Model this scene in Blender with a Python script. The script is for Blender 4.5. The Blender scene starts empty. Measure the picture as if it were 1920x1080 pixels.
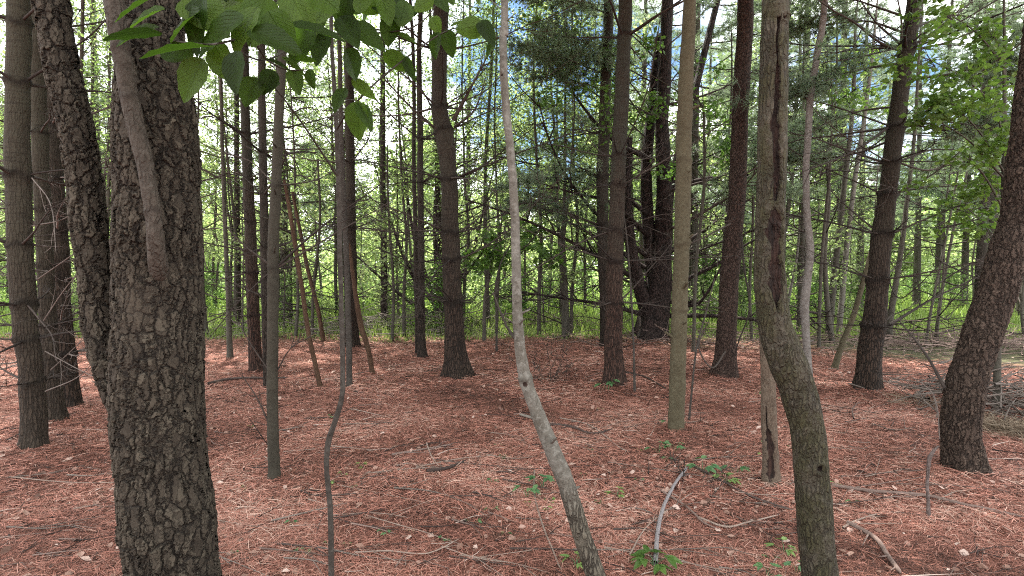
import bpy, math, random
import numpy as np
from mathutils import Vector

SC = bpy.context.scene
COL = SC.collection
rng = np.random.default_rng(7)
random.seed(7)
F, HC = 1000.0, 1.5                       # focal length in pixels of the 1920 px photo, eye height
PITCH = math.atan(45.0 / F)
cp, sp_ = math.cos(PITCH), math.sin(PITCH)


# ------------------------------------------------------------------ measuring
def ray(px, py):
    cx, cy = (px - 960) / F, (540 - py) / F
    return np.array([cx, cp + cy * sp_, -sp_ + cy * cp])


def at(px, py, Y):
    d = ray(px, py)
    t = Y / d[1]
    return np.array([0, 0, HC]) + d * t


def ground(px, py):
    d = ray(px, py)
    t = -HC / d[2]
    p = np.array([0, 0, HC]) + d * t
    p[2] = 0
    return p


MOUND = []


def gz(x, y):
    z = gz0(x, y)
    for mx_, my_, mr_, mh_ in MOUND:
        z = z + mh_ * np.exp(-((np.asarray(x) - mx_) ** 2 + (np.asarray(y) - my_) ** 2) / mr_ ** 2)
    return z


def gz0(x, y):
    """height of the forest floor"""
    x = np.asarray(x, float); y = np.asarray(y, float)
    z = 0.022 * np.sin(x * 1.3 + 0.7 * y) + 0.018 * np.sin(y * 1.9 - 0.9 * x + 1.3)
    z = z + 0.012 * np.sin(x * 3.7 + 1.1) * np.sin(y * 3.1 + 0.4) + 0.006 * np.sin(x * 8.3 + y * 5.1) * np.sin(y * 7.7 - x * 3.3)
    return z


for px_, py_, w_ in [(66, 845, 64), (134, 772, 50), (112, 797, 44), (480, 700, 32), (515, 903, 33), (660, 657, 32), (859, 712, 54), (1153, 725, 45), (1222, 634, 70), (1267, 812, 36), (1354, 712, 50), (1446, 908, 44), (1624, 740, 62), (1812, 905, 104), (792, 672, 20)]:
    q_ = ground(px_, py_); r_ = w_ / 2 / F * q_[1]
    MOUND.append((q_[0], q_[1], r_ * 2.3 + .05, min(.075, .35 * r_ + .012)))


# ------------------------------------------------------------------ mesh building
class MB:
    def __init__(s):
        s.V = []; s.Q = []; s.n = 0; s.att = {}; s.fatt = []

    def add(s, V, Q, fv=None, **att):
        V = np.asarray(V, float); Q = np.asarray(Q, int)
        s.V.append(V); s.Q.append(Q + s.n)
        for k, a in att.items():
            s.att.setdefault(k, []).append((s.n, np.asarray(a, float)))
        s.fatt.append(np.zeros(len(Q)) if fv is None else np.asarray(fv, float))
        s.n += len(V)

    def mesh(s, name, mat, smooth=True):
        V = np.concatenate(s.V).astype(np.float32); Q = np.concatenate(s.Q).astype(np.int32)
        me = bpy.data.meshes.new(name)
        me.vertices.add(len(V)); me.vertices.foreach_set('co', V.ravel())
        me.loops.add(Q.size); me.loops.foreach_set('vertex_index', Q.ravel())
        me.polygons.add(len(Q))
        me.polygons.foreach_set('loop_start', np.arange(len(Q), dtype=np.int32) * 4)
        me.polygons.foreach_set('use_smooth', np.full(len(Q), smooth))
        me.update(calc_edges=True)
        fv = np.concatenate(s.fatt).astype(np.float32)
        a = me.attributes.new('v', 'FLOAT', 'FACE'); a.data.foreach_set('value', fv)
        for k, L in s.att.items():
            arr = np.zeros(len(V), np.float32)
            for o, x in L:
                arr[o:o + len(x)] = x
            a = me.attributes.new(k, 'FLOAT', 'POINT'); a.data.foreach_set('value', arr)
        me.materials.append(mat)
        return me

    def build(s, name, mat, parent=None, smooth=True, loc=None):
        return link(name, s.mesh(name, mat, smooth), parent, loc)


def link(name, me, parent=None, loc=None):
    o = bpy.data.objects.new(name, me); COL.objects.link(o)
    if parent: o.parent = parent
    if loc is not None: o.location = tuple(loc)
    return o


def tag(o, label=None, cat=None, group=None, kind=None):
    if label: o['label'] = label
    if cat: o['category'] = cat
    if group: o['group'] = group
    if kind: o['kind'] = kind
    return o


def thing(name, loc, label, cat, group=None, rz=0):
    o = bpy.data.objects.new(name, None); COL.objects.link(o)
    o.location = tuple(loc); o.rotation_euler = (0, 0, rz); o.empty_display_size = 0.2
    return tag(o, label, cat, group)


def unit(a):
    a = np.asarray(a, float)
    return a / (np.linalg.norm(a, axis=-1, keepdims=True) + 1e-12)


def spline(P, step):
    """Catmull-Rom through rows of P (any columns), sampled about every `step` in xyz."""
    P = np.asarray(P, float)
    if len(P) == 2:
        n = max(2, int(np.linalg.norm(P[1, :3] - P[0, :3]) / step) + 1)
        t = np.linspace(0, 1, n)[:, None]
        return P[0] * (1 - t) + P[1] * t
    E = np.vstack([2 * P[0] - P[1], P, 2 * P[-1] - P[-2]])
    out = []
    for i in range(1, len(E) - 2):
        a, b, c, d = E[i - 1], E[i], E[i + 1], E[i + 2]
        st = step if np.isscalar(step) else step[min(i - 1, len(step) - 1)]
        n = max(1, int(np.linalg.norm(c[:3] - b[:3]) / st))
        t = np.linspace(0, 1, n, endpoint=False)[:, None]
        out.append(0.5 * (2 * b + (c - a) * t + (2 * a - 5 * b + 4 * c - d) * t ** 2 + (-a + 3 * b - 3 * c + d) * t ** 3))
    out.append(P[-1:])
    return np.vstack(out)


def rings(P, R, n, ref=None):
    """P (m,3), R (m,) or (m,n) -> verts, quads of a tube"""
    P = np.asarray(P, float); m = len(P)
    T = unit(np.gradient(P, axis=0))
    if ref is None:
        mean = unit(P[-1] - P[0]); ref = np.eye(3)[np.argmin(np.abs(mean))]
    U = unit(ref - (T @ ref)[:, None] * T); W = np.cross(T, U)
    a = np.linspace(0, 2 * np.pi, n, endpoint=False)
    R = np.asarray(R, float)
    if R.ndim == 1: R = np.repeat(R[:, None], n, 1)
    V = P[:, None] + R[..., None] * (np.cos(a)[None, :, None] * U[:, None] + np.sin(a)[None, :, None] * W[:, None])
    i = np.arange(m - 1)[:, None] * n; j = np.arange(n)[None]; k = (j + 1) % n
    Q = np.stack([i + j, i + k, i + n + k, i + n + j], -1).reshape(-1, 4)
    return V.reshape(-1, 3), Q


def tube(mb, P, r0, r1=None, n=5, step=0.06, fv=0.5, wob=0.0):
    P = np.asarray(P, float)
    S = spline(P, step); m = len(S)
    if wob:
        S = S + np.cumsum(rng.normal(0, wob, S.shape), 0) * np.linspace(0, 1, m)[:, None]
    t = np.linspace(0, 1, m)
    R = r0 + (r1 - r0) * t ** 0.85
    R[-1] *= 0.25
    V, Q = rings(S, R, n)
    mb.add(V, Q, np.full(len(Q), fv))
    return S


def noise1(x, seed):
    r = np.random.default_rng(seed)
    s = 0
    for k in range(6):
        s = s + r.uniform(.4, 1) / (1 + .5 * k) * np.sin(x * (1 + k * 1.37) * r.uniform(.8, 1.2) + r.uniform(0, 6.28))
    return s / 2.5


# ------------------------------------------------------------------ materials
class NT:
    def __init__(s, name):
        s.m = bpy.data.materials.new(name); s.m.use_nodes = True
        s.t = s.m.node_tree; s.t.nodes.clear()
        s.out = s.t.nodes.new('ShaderNodeOutputMaterial')

    def n(s, typ, ins=None, **p):
        x = s.t.nodes.new('ShaderNode' + typ)
        for k, v in p.items(): setattr(x, k, v)
        for k, v in (ins or {}).items():
            if isinstance(v, bpy.types.NodeSocket): s.t.links.new(v, x.inputs[k])
            else: x.inputs[k].default_value = v
        return x

    def attr(s, name):
        return s.n('Attribute', attribute_name=name).outputs['Fac']

    def coord(s, scale=(1, 1, 1), obj=True):
        c = s.n('TexCoord').outputs['Object'] if obj else s.n('NewGeometry').outputs['Position']
        return s.n('Mapping', {'Vector': c, 'Scale': scale}).outputs[0]

    def noise(s, vec, scale, detail=4, rough=.55, dist=0.0, out='Fac'):
        return s.n('TexNoise', {'Vector': vec, 'Scale': scale, 'Detail': detail, 'Roughness': rough, 'Distortion': dist}).outputs[out]

    def ramp(s, fac, stops, interp='LINEAR'):
        r = s.n('ValToRGB', {'Fac': fac}); e = r.color_ramp.elements; r.color_ramp.interpolation = interp
        while len(e) < len(stops): e.new(.5)
        for i, (p, c) in enumerate(stops):
            e[i].position = p; e[i].color = (c if len(c) == 4 else tuple(c) + (1,)) if not isinstance(c, (int, float)) else (c, c, c, 1)
        return r.outputs['Color']

    def mix(s, fac, a, b, blend='MIX'):
        x = s.n('Mix', data_type='RGBA', blend_type=blend)
        for idx, v in ((0, fac), (6, a), (7, b)):
            if isinstance(v, bpy.types.NodeSocket): s.t.links.new(v, x.inputs[idx])
            else: x.inputs[idx].default_value = v if idx == 0 else (tuple(v) + (1,) if len(v) == 3 else v)
        return x.outputs[2]

    def math(s, op, a, b=0.0, c=0.0, clamp=False):
        x = s.n('Math', operation=op, use_clamp=clamp)
        for i, v in enumerate((a, b, c)):
            if isinstance(v, bpy.types.NodeSocket): s.t.links.new(v, x.inputs[i])
            else: x.inputs[i].default_value = v
        return x.outputs[0]

    def vadd(s, a, b, k=1.0):
        m = s.n('VectorMath', operation='SCALE'); s.t.links.new(b, m.inputs[0]); m.inputs['Scale'].default_value = k
        x = s.n('VectorMath', operation='ADD'); s.t.links.new(a, x.inputs[0]); s.t.links.new(m.outputs[0], x.inputs[1])
        return x.outputs[0]

    def finish(s, color, rough=.85, spec=.25, bump=None, bumpd=.01, disp=None, dscale=.01, mid=.5, trans=None, tcol=None):
        ins = {'Base Color': color if isinstance(color, bpy.types.NodeSocket) else tuple(color) + (1,), 'Roughness': rough, 'Specular IOR Level': spec}
        if bump is not None:
            ins['Normal'] = s.n('Bump', {'Height': bump, 'Distance': bumpd, 'Strength': 1.0}).outputs[0]
        b = s.n('BsdfPrincipled', ins).outputs[0]
        if trans:
            tr = s.n('BsdfTranslucent', {'Color': tcol if tcol is not None else ins['Base Color']}).outputs[0]
            mx = s.n('MixShader', {0: trans}); s.t.links.new(b, mx.inputs[1]); s.t.links.new(tr, mx.inputs[2]); b = mx.outputs[0]
        s.t.links.new(b, s.out.inputs['Surface'])
        if disp is not None:
            d = s.n('Displacement', {'Height': disp, 'Midlevel': mid, 'Scale': dscale})
            s.t.links.new(d.outputs[0], s.out.inputs['Displacement'])
            s.m.displacement_method = 'BOTH'
        return s.m


def bark_plated(name, sc, plates, crack, dscale, light, stretch=.42, disp=True, cw=.13, warp=1.0):
    """thick scaly plates parted by dark cracks; attribute young = smoother skin under a limb"""
    t = NT(name)
    v = t.coord((1, 1, stretch))
    wv = t.coord((1, 1, 1))
    v = t.vadd(v, t.noise(wv, 7, 3, out='Color'), .07 * warp)
    v = t.vadd(v, t.noise(wv, 30, 3, .6, out='Color'), .034 * warp)
    v = t.vadd(v, t.noise(wv, 110, 2, .6, out='Color'), .010 * warp)
    e1 = t.n('TexVoronoi', {'Vector': v, 'Scale': sc, 'Randomness': 1.0}, feature='DISTANCE_TO_EDGE').outputs['Distance']
    c1 = t.n('TexVoronoi', {'Vector': v, 'Scale': sc, 'Randomness': 1.0}, feature='F1')
    v2 = t.vadd(v, t.noise(wv, 16, 3, out='Color'), .05)
    e2 = t.n('TexVoronoi', {'Vector': v2, 'Scale': sc * 1.9}, feature='DISTANCE_TO_EDGE').outputs['Distance']
    c2 = t.n('TexVoronoi', {'Vector': v2, 'Scale': sc * 1.9}, feature='F1')
    wide = t.math('ADD', cw * .45, t.math('MULTIPLY', t.noise(wv, 9, 3), cw * 1.1))
    p1 = t.n('MapRange', {'Value': e1, 1: .0, 2: wide}, interpolation_type='SMOOTHSTEP').outputs[0]
    p2 = t.n('MapRange', {'Value': e2, 1: .0, 2: cw * .7}, interpolation_type='SMOOTHSTEP').outputs[0]
    cell = t.n('SeparateColor', {0: c1.outputs['Color']}).outputs[0]
    cell2 = t.n('SeparateColor', {0: c2.outputs['Color']}).outputs[1]
    fine = t.noise(wv, 130, 5, .7)
    mid = t.noise(t.coord((1, 1, .6)), 42, 4, .65)
    h = t.math('MULTIPLY', p1, t.math('ADD', .35, t.math('MULTIPLY', cell, .4)))
    h = t.math('ADD', h, t.math('MULTIPLY', t.math('MULTIPLY', p2, p1), t.math('MULTIPLY', cell2, .5)))
    h = t.math('ADD', h, t.math('MULTIPLY', fine, .14))
    h = t.math('ADD', h, t.math('MULTIPLY', mid, .16))
    young = t.attr('young')
    hs = t.math('ADD', .75, t.math('MULTIPLY', t.noise(t.coord((1, 1, 6)), 14, 3), .35))
    yk = t.math('MULTIPLY', young, .75)
    hm = t.n('Mix', {0: yk}, data_type='FLOAT'); t.t.links.new(h, hm.inputs[2]); t.t.links.new(hs, hm.inputs[3]); h = hm.outputs[0]
    big = t.noise(wv, 3.2, 4)
    tone = t.math('ADD', t.math('MULTIPLY', cell2, .35), t.math('ADD', t.math('MULTIPLY', fine, .35), t.math('MULTIPLY', mid, .4)))
    col = t.ramp(tone, [(.3, plates[0]), (.52, plates[1]), (.8, plates[2])])
    col = t.mix(t.math('MULTIPLY', t.ramp(big, [(.45, 0.0), (.7, 1.0)]), .4), col, light)
    col = t.mix(t.math('MULTIPLY', young, .6), col, light)
    k = t.math('MULTIPLY', p1, t.math('ADD', .55, t.math('MULTIPLY', p2, .45)))
    km = t.math('MAXIMUM', k, t.math('MULTIPLY', young, t.math('ADD', .35, t.math('MULTIPLY', k, .65))))
    col = t.mix(t.math('SUBTRACT', 1.0, km), col, crack)
    return t.finish(col, .85, .2, None if disp else h, dscale, disp=h if disp else None, dscale=dscale, mid=.8)


def bark_pine(name, low, high, dark, bumpd=.012, fissure=1.0, vs=.16):
    t = NT(name)
    wv = t.coord((1, 1, 1))
    v = t.vadd(t.coord((1, 1, vs)), t.noise(wv, 12, 3, out='Color'), .03)
    e = t.n('TexVoronoi', {'Vector': v, 'Scale': 46}, feature='DISTANCE_TO_EDGE').outputs['Distance']
    p = t.n('MapRange', {'Value': e, 1: .0, 2: .2}, interpolation_type='SMOOTHSTEP').outputs[0]
    z = t.n('SeparateXYZ', {0: t.n('TexCoord').outputs['Object']}).outputs[2]
    hgt = t.n('MapRange', {'Value': z, 1: .5, 2: 3.0}).outputs[0]
    big = t.noise(t.coord((1, 1, .5)), 6, 5)
    hg = t.math('ADD', hgt, t.math('MULTIPLY', t.math('SUBTRACT', big, .5), 1.2), clamp=True)
    fine = t.noise(wv, 90, 4, .7)
    col = t.mix(hg, low, high)
    col = t.mix(t.math('MULTIPLY', fine, .9), t.mix(1.0, col, (.45, .42, .4), 'MULTIPLY'), col)
    horiz = t.noise(t.coord((.6, .6, 7)), 9, 3)
    col = t.mix(t.ramp(horiz, [(.54, 0.0), (.66, .5)]), col, dark)
    fis = t.math('MULTIPLY', t.math('SUBTRACT', 1.0, p), t.math('SUBTRACT', fissure, t.math('MULTIPLY', hg, fissure * .75)), clamp=True)
    col = t.mix(fis, col, dark)
    w = t.attr('whorl')
    col = t.mix(t.math('MULTIPLY', w, t.math('ADD', .65, t.math('MULTIPLY', big, .8)), clamp=True), col, dark)
    h = t.math('SUBTRACT', t.math('MULTIPLY', fine, .35), fis)
    h = t.math('SUBTRACT', h, t.math('MULTIPLY', w, .4))
    return t.finish(col, .88, .2, h, bumpd)


def bark_smooth(name, c1, c2, lichen, dark, lich=.5, moss=None, ridge=0.0, bumpd=.006):
    """thin skinned bark: blotches, lichen, lenticels; attributes cav = bare rotten wood, ridge = furrowed foot"""
    t = NT(name)
    wv = t.coord((1, 1, 1))
    big = t.noise(t.coord((1, 1, .45)), 11, 5, .6)
    fine = t.noise(wv, 110, 4, .7)
    mid = t.noise(wv, 34, 4, .6)
    patch = t.noise(t.coord((1, 1, .7)), 3.6, 6, .62)
    col = t.mix(t.ramp(t.math('ADD', t.math('MULTIPLY', big, .6), t.math('MULTIPLY', patch, .4)), [(.38, 0.0), (.60, 1.0)]), c1, c2)
    col = t.mix(t.ramp(patch, [(.50, 0.0), (.66, .55)]), col, t.mix(1.0, col, (.55, .53, .5), 'MULTIPLY'))
    col = t.mix(t.math('MULTIPLY', t.ramp(mid, [(.5, 0.0), (.6, 1.0)]), lich), col, lichen)
    if moss:
        g = t.noise(t.coord((1, 1, .6)), 13, 6, .7)
        col = t.mix(t.ramp(g, [(.42, 0.0), (.58, .85)]), col, moss)
    fl = t.noise(wv, 70, 5, .7)
    col = t.mix(t.ramp(fl, [(.52, 0.0), (.66, .6)]), col, t.mix(1.0, col, (.38, .36, .33), 'MULTIPLY'))
    lent = t.noise(t.vadd(t.coord((.9, .9, 6)), t.noise(wv, 6, 2, out='Color'), 1.2), 9, 4, .65)
    col = t.mix(t.ramp(lent, [(.60, 0.0), (.72, .45)]), col, dark)
    v = t.vadd(t.vadd(t.coord((1, 1, .2)), t.noise(wv, 10, 3, out='Color'), .04), t.noise(wv, 45, 3, out='Color'), .012)
    e = t.n('TexVoronoi', {'Vector': v, 'Scale': 60}, feature='DISTANCE_TO_EDGE').outputs['Distance']
    p = t.n('MapRange', {'Value': e, 1: .0, 2: .22}, interpolation_type='SMOOTHSTEP').outputs[0]
    rd = t.math('ADD', t.attr('ridge'), ridge, clamp=True)
    col = t.mix(t.math('MULTIPLY', t.attr('ridge'), .7), col, t.mix(mid, (.045, .036, .024), (.17, .145, .105)))
    fis = t.math('MULTIPLY', t.math('MULTIPLY', t.math('SUBTRACT', 1.0, p), rd), t.ramp(t.noise(wv, 8, 3), [(.35, .25), (.6, 1.0)]))
    col = t.mix(fis, col, dark)
    cav = t.attr('cav')
    rot = t.ramp(t.noise(t.coord((1, 1, .12)), 50, 4), [(.35, (.009, .006, .005)), (.6, (.032, .017, .013)), (.8, (.075, .042, .032))])
    col = t.mix(t.ramp(t.math('ADD', cav, t.math('MULTIPLY', t.math('SUBTRACT', mid, .5), t.math('MULTIPLY', t.math('MINIMUM', t.math('MULTIPLY', cav, 6.0), 1.0), 1.3))), [(.42, 0.0), (.52, 1.0)]), col, rot)
    col = t.mix(t.math('MULTIPLY', t.math('SUBTRACT', 1.0, fine), .55), col, t.mix(1.0, col, (.4, .4, .4), 'MULTIPLY'))
    w = t.attr('whorl')
    col = t.mix(t.math('MULTIPLY', w, .7), col, dark)
    h = t.math('SUBTRACT', t.math('ADD', t.math('MULTIPLY', fine, .35), t.math('MULTIPLY', mid, .5)), t.math('MULTIPLY', fis, 1.6))
    return t.finish(col, .85, .2, h, bumpd)


def mat_stick(name, a, b, bumpd=.003):
    t = NT(name)
    oi = t.n('ObjectInfo').outputs['Random']
    n1 = t.noise(t.coord((1, 1, 1)), 30, 4, .6)
    f = t.math('ADD', t.math('MULTIPLY', oi, .5), t.math('MULTIPLY', n1, .6), clamp=True)
    col = t.mix(t.ramp(f, [(.3, 0.0), (.8, 1.0)]), a, b)
    return t.finish(col, .85, .2, t.noise(t.coord((1, 1, 1)), 120, 3), bumpd)


def mat_leaf(name, stops, trans=.45, tboost=1.35, rough=.45, vein=False, spec=.35):
    t = NT(name)
    v = t.attr('v'); oi = t.n('ObjectInfo').outputs['Random']
    f = t.math('ADD', t.math('MULTIPLY', v, .75), t.math('MULTIPLY', oi, .25))
    col = t.ramp(f, stops)
    bump = None
    if vein:
        x = t.attr('lu'); y = t.attr('lv')
        w = t.math('SINE', t.math('MULTIPLY', t.math('SUBTRACT', y, t.math('MULTIPLY', t.math('ABSOLUTE', x), .55)), 55.0))
        w = t.ramp(t.math('MULTIPLY', t.math('ADD', w, 1.0), .5), [(.8, 0.0), (1.0, 1.0)])
        mid = t.ramp(t.math('ABSOLUTE', x), [(0.0, 1.0), (.045, 0.0)])
        vv = t.math('MAXIMUM', t.math('MULTIPLY', w, .45), mid)
        col = t.mix(t.math('MULTIPLY', vv, .18), col, (.10, .15, .04))
        bl = t.noise(t.coord(), 25, 4)
        col = t.mix(t.math('MULTIPLY', bl, .5), col, t.mix(1.0, col, (.55, .6, .5), 'MULTIPLY'))
        bump = vv
    tc = t.mix(1.0, col, (tboost, tboost * 1.05, tboost * .7), 'MULTIPLY')
    return t.finish(col, rough, spec, bump, .002, trans=trans, tcol=tc)


def mat_v(name, stops, rough=.85, trans=None, spec=.2):
    t = NT(name)
    return t.finish(t.ramp(t.attr('v'), stops), rough, spec, trans=trans)


M = {}
M['plated'] = bark_plated('plated_bark', 34, [(0.0192, 0.0151, 0.0111), (0.0382, 0.0311, 0.0230), (0.0706, 0.0607, 0.0454)], (0.0102, 0.0078, 0.0061), .0115, (0.0458, 0.0368, 0.0270), .36)
M['scaly'] = bark_plated('scaly_bark', 36, [(0.0301, 0.0204, 0.0156), (0.0510, 0.0348, 0.0269), (0.0901, 0.0648, 0.0496)], (0.0109, 0.0071, 0.0053), .0115, (0.0570, 0.0420, 0.0323), .28, cw=.16, warp=1.3)
M['redscale'] = bark_plated('red_scaly_bark', 42, [(0.0310, 0.0185, 0.0147), (0.0527, 0.0317, 0.0252), (0.0869, 0.0581, 0.0454)], (0.0124, 0.0079, 0.0061), .010, (0.0558, 0.0409, 0.0326), .45, disp=False)
M['darkscale'] = bark_plated('dark_scaly_bark', 26, [(0.0238, 0.0154, 0.0133), (0.0378, 0.0238, 0.0210), (0.0560, 0.0385, 0.0336)], (0.0070, 0.0049, 0.0042), .02, (0.0350, 0.0266, 0.0238), .2, disp=False)
M['pine'] = bark_pine('pine_bark', (0.0553, 0.0365, 0.0272), (0.0497, 0.0435, 0.0331), (0.0111, 0.0082, 0.0064))
M['pinered'] = bark_pine('pine_bark_red', (0.0818, 0.0449, 0.0341), (0.0479, 0.0473, 0.0363), (0.0151, 0.0097, 0.0077))
M['pinedim'] = bark_pine('pine_bark_dim', (0.0522, 0.0377, 0.0303), (0.0522, 0.0474, 0.0379), (0.0125, 0.0096, 0.0075))
M['pinegrey'] = bark_pine('pine_bark_grey', (0.0558, 0.0422, 0.0319), (0.0633, 0.0594, 0.0430), (0.0136, 0.0106, 0.0080), fissure=.7)
M['limb'] = bark_smooth('young_limb_bark', (0.0495, 0.0397, 0.0317), (0.0670, 0.0558, 0.0450), (0.0903, 0.0775, 0.0645), (0.0128, 0.0093, 0.0075), .55, ridge=.3, bumpd=.01)
M['grey'] = bark_smooth('grey_bark', (0.0894, 0.0803, 0.0657), (0.1557, 0.1454, 0.1277), (0.2412, 0.2320, 0.2089), (0.0350, 0.0283, 0.0216), .42)
M['pale'] = bark_smooth('pale_bark', (0.1199, 0.1058, 0.0952), (0.1728, 0.1565, 0.1446), (0.2327, 0.2151, 0.2010), (0.0423, 0.0339, 0.0282), .6)
M['tan'] = bark_smooth('tan_bark', (0.0627, 0.0517, 0.0310), (0.0883, 0.0756, 0.0468), (0.1116, 0.1025, 0.0672), (0.0326, 0.0244, 0.0142), .4)
M['moss'] = bark_smooth('mossy_bark', (0.0476, 0.0394, 0.0286), (0.0816, 0.0694, 0.0510), (0.1258, 0.1122, 0.0870), (0.0163, 0.0129, 0.0095), .6, moss=(0.0530, 0.0490, 0.0231), ridge=.34, bumpd=.03)
M['olive'] = bark_smooth('olive_bark', (0.0335, 0.0294, 0.0218), (0.0469, 0.0415, 0.0309), (0.0580, 0.0518, 0.0396), (0.0112, 0.0086, 0.0063), .35)
M['darkstem'] = bark_smooth('dark_stem_bark', (0.0360, 0.0302, 0.0259), (0.0576, 0.0490, 0.0418), (0.0792, 0.0720, 0.0634), (0.0144, 0.0115, 0.0094), .6)
M['snag'] = bark_smooth('snag_bark', (0.0884, 0.0626, 0.0449), (0.1292, 0.0966, 0.0714), (0.1632, 0.1326, 0.1020), (0.0306, 0.0204, 0.0150), .4, ridge=.3)
M['stubbark'] = bark_smooth('dead_stub_bark', (.10, .075, .068), (.15, .118, .11), (.2, .165, .155), (.035, .025, .022), .5, ridge=.4)
M['orange'] = bark_smooth('dead_orange_bark', (0.0600, 0.0310, 0.0180), (0.1000, 0.0575, 0.0350), (0.0750, 0.0500, 0.0350), (0.0200, 0.0110, 0.0075), .3, ridge=.4)
M['deadtwig'] = mat_stick('dead_twig', (.022, .017, .015), (.055, .043, .037))
M['paletwig'] = mat_stick('pale_dead_twig', (0.1000, 0.0825, 0.0725), (0.1500, 0.1250, 0.1125))
M['stick'] = mat_stick('fallen_stick_bark', (.075, .050, .042), (.17, .122, .105))
M['stickdark'] = mat_stick('dark_stick_bark', (.035, .025, .022), (.065, .047, .041))
M['stickgrey'] = mat_stick('grey_stick_bark', (.12, .108, .112), (.19, .172, .176))
M['stickpale'] = mat_stick('pale_stick_bark', (0.1650, 0.1210, 0.0990), (0.2420, 0.1870, 0.1568))
M['brush'] = mat_stick('brush_bark', (0.0910, 0.0735, 0.0630), (0.1610, 0.1365, 0.1190))
M['bgbark'] = bark_smooth('background_bark', (0.0528, 0.0465, 0.0363), (0.0846, 0.0765, 0.0614), (0.1057, 0.1013, 0.0837), (0.0211, 0.0180, 0.0140), .4)
M['bgbarkpale'] = bark_smooth('background_pale_bark', (0.1200, 0.1080, 0.0920), (0.1680, 0.1520, 0.1320), (0.2000, 0.1840, 0.1680), (0.0400, 0.0320, 0.0272), .4)
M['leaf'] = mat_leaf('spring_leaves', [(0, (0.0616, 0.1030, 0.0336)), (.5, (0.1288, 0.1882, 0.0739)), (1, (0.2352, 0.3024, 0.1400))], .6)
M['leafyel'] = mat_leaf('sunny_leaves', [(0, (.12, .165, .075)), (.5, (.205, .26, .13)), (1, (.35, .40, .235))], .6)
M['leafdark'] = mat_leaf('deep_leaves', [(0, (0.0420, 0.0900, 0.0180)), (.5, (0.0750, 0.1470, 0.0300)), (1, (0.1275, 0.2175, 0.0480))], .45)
M['maple'] = mat_leaf('maple_leaves', [(0, (0.0468, 0.0897, 0.0172)), (.5, (0.0780, 0.1365, 0.0296)), (1, (0.1248, 0.1872, 0.0468))], .6)
M['bigleaf'] = mat_leaf('broad_leaves', [(0, (.012, .026, .004)), (.5, (.042, .082, .010)), (1, (.105, .165, .030))], .62, 1.75, .5, vein=True, spec=.25)
M['herb'] = mat_leaf('seedling_leaves', [(0, (.045, .110, .045)), (.5, (.075, .16, .065)), (1, (.13, .22, .09))], .3, 1.1, .5)
M['herbyel'] = mat_leaf('yellow_seedling_leaves', [(0, (.10, .17, .05)), (.5, (.14, .22, .06)), (1, (.2, .28, .09))], .3, 1.1, .5)
M['needle'] = mat_leaf('pine_needles', [(0, (0.0775, 0.1134, 0.0772)), (.5, (0.1454, 0.1977, 0.1459)), (1, (0.2616, 0.3111, 0.2531))], .5, 1.15, .5)
M['grass'] = mat_leaf('field_grass', [(0, (.085, .135, .030)), (.5, (.15, .215, .055)), (1, (.25, .31, .11))], .4)
M['litter'] = mat_v('needle_litter', [(0, (0.0387, 0.0200, 0.0157)), (.2, (0.1723, 0.0737, 0.0538)), (.55, (0.3629, 0.1564, 0.1157)), (.82, (0.4369, 0.2205, 0.1694)), (1, (0.5052, 0.3423, 0.2747))], .7)
M['deadleaf'] = mat_v('dead_leaves', [(0, (.055, .032, .025)), (.35, (.16, .088, .066)), (.75, (.32, .20, .16)), (1, (.52, .40, .35))], .7, trans=.15)
M['twiglitter'] = mat_v('twig_litter', [(0, (.018, .013, .012)), (.45, (.05, .034, .029)), (.72, (.15, .105, .09)), (1, (.42, .33, .285))])
M['drygrass'] = mat_v('dry_grass', [(0, (0.0992, 0.0696, 0.0468)), (.6, (0.1674, 0.1247, 0.0880)), (1, (0.2232, 0.1798, 0.1320))], .8)


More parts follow.
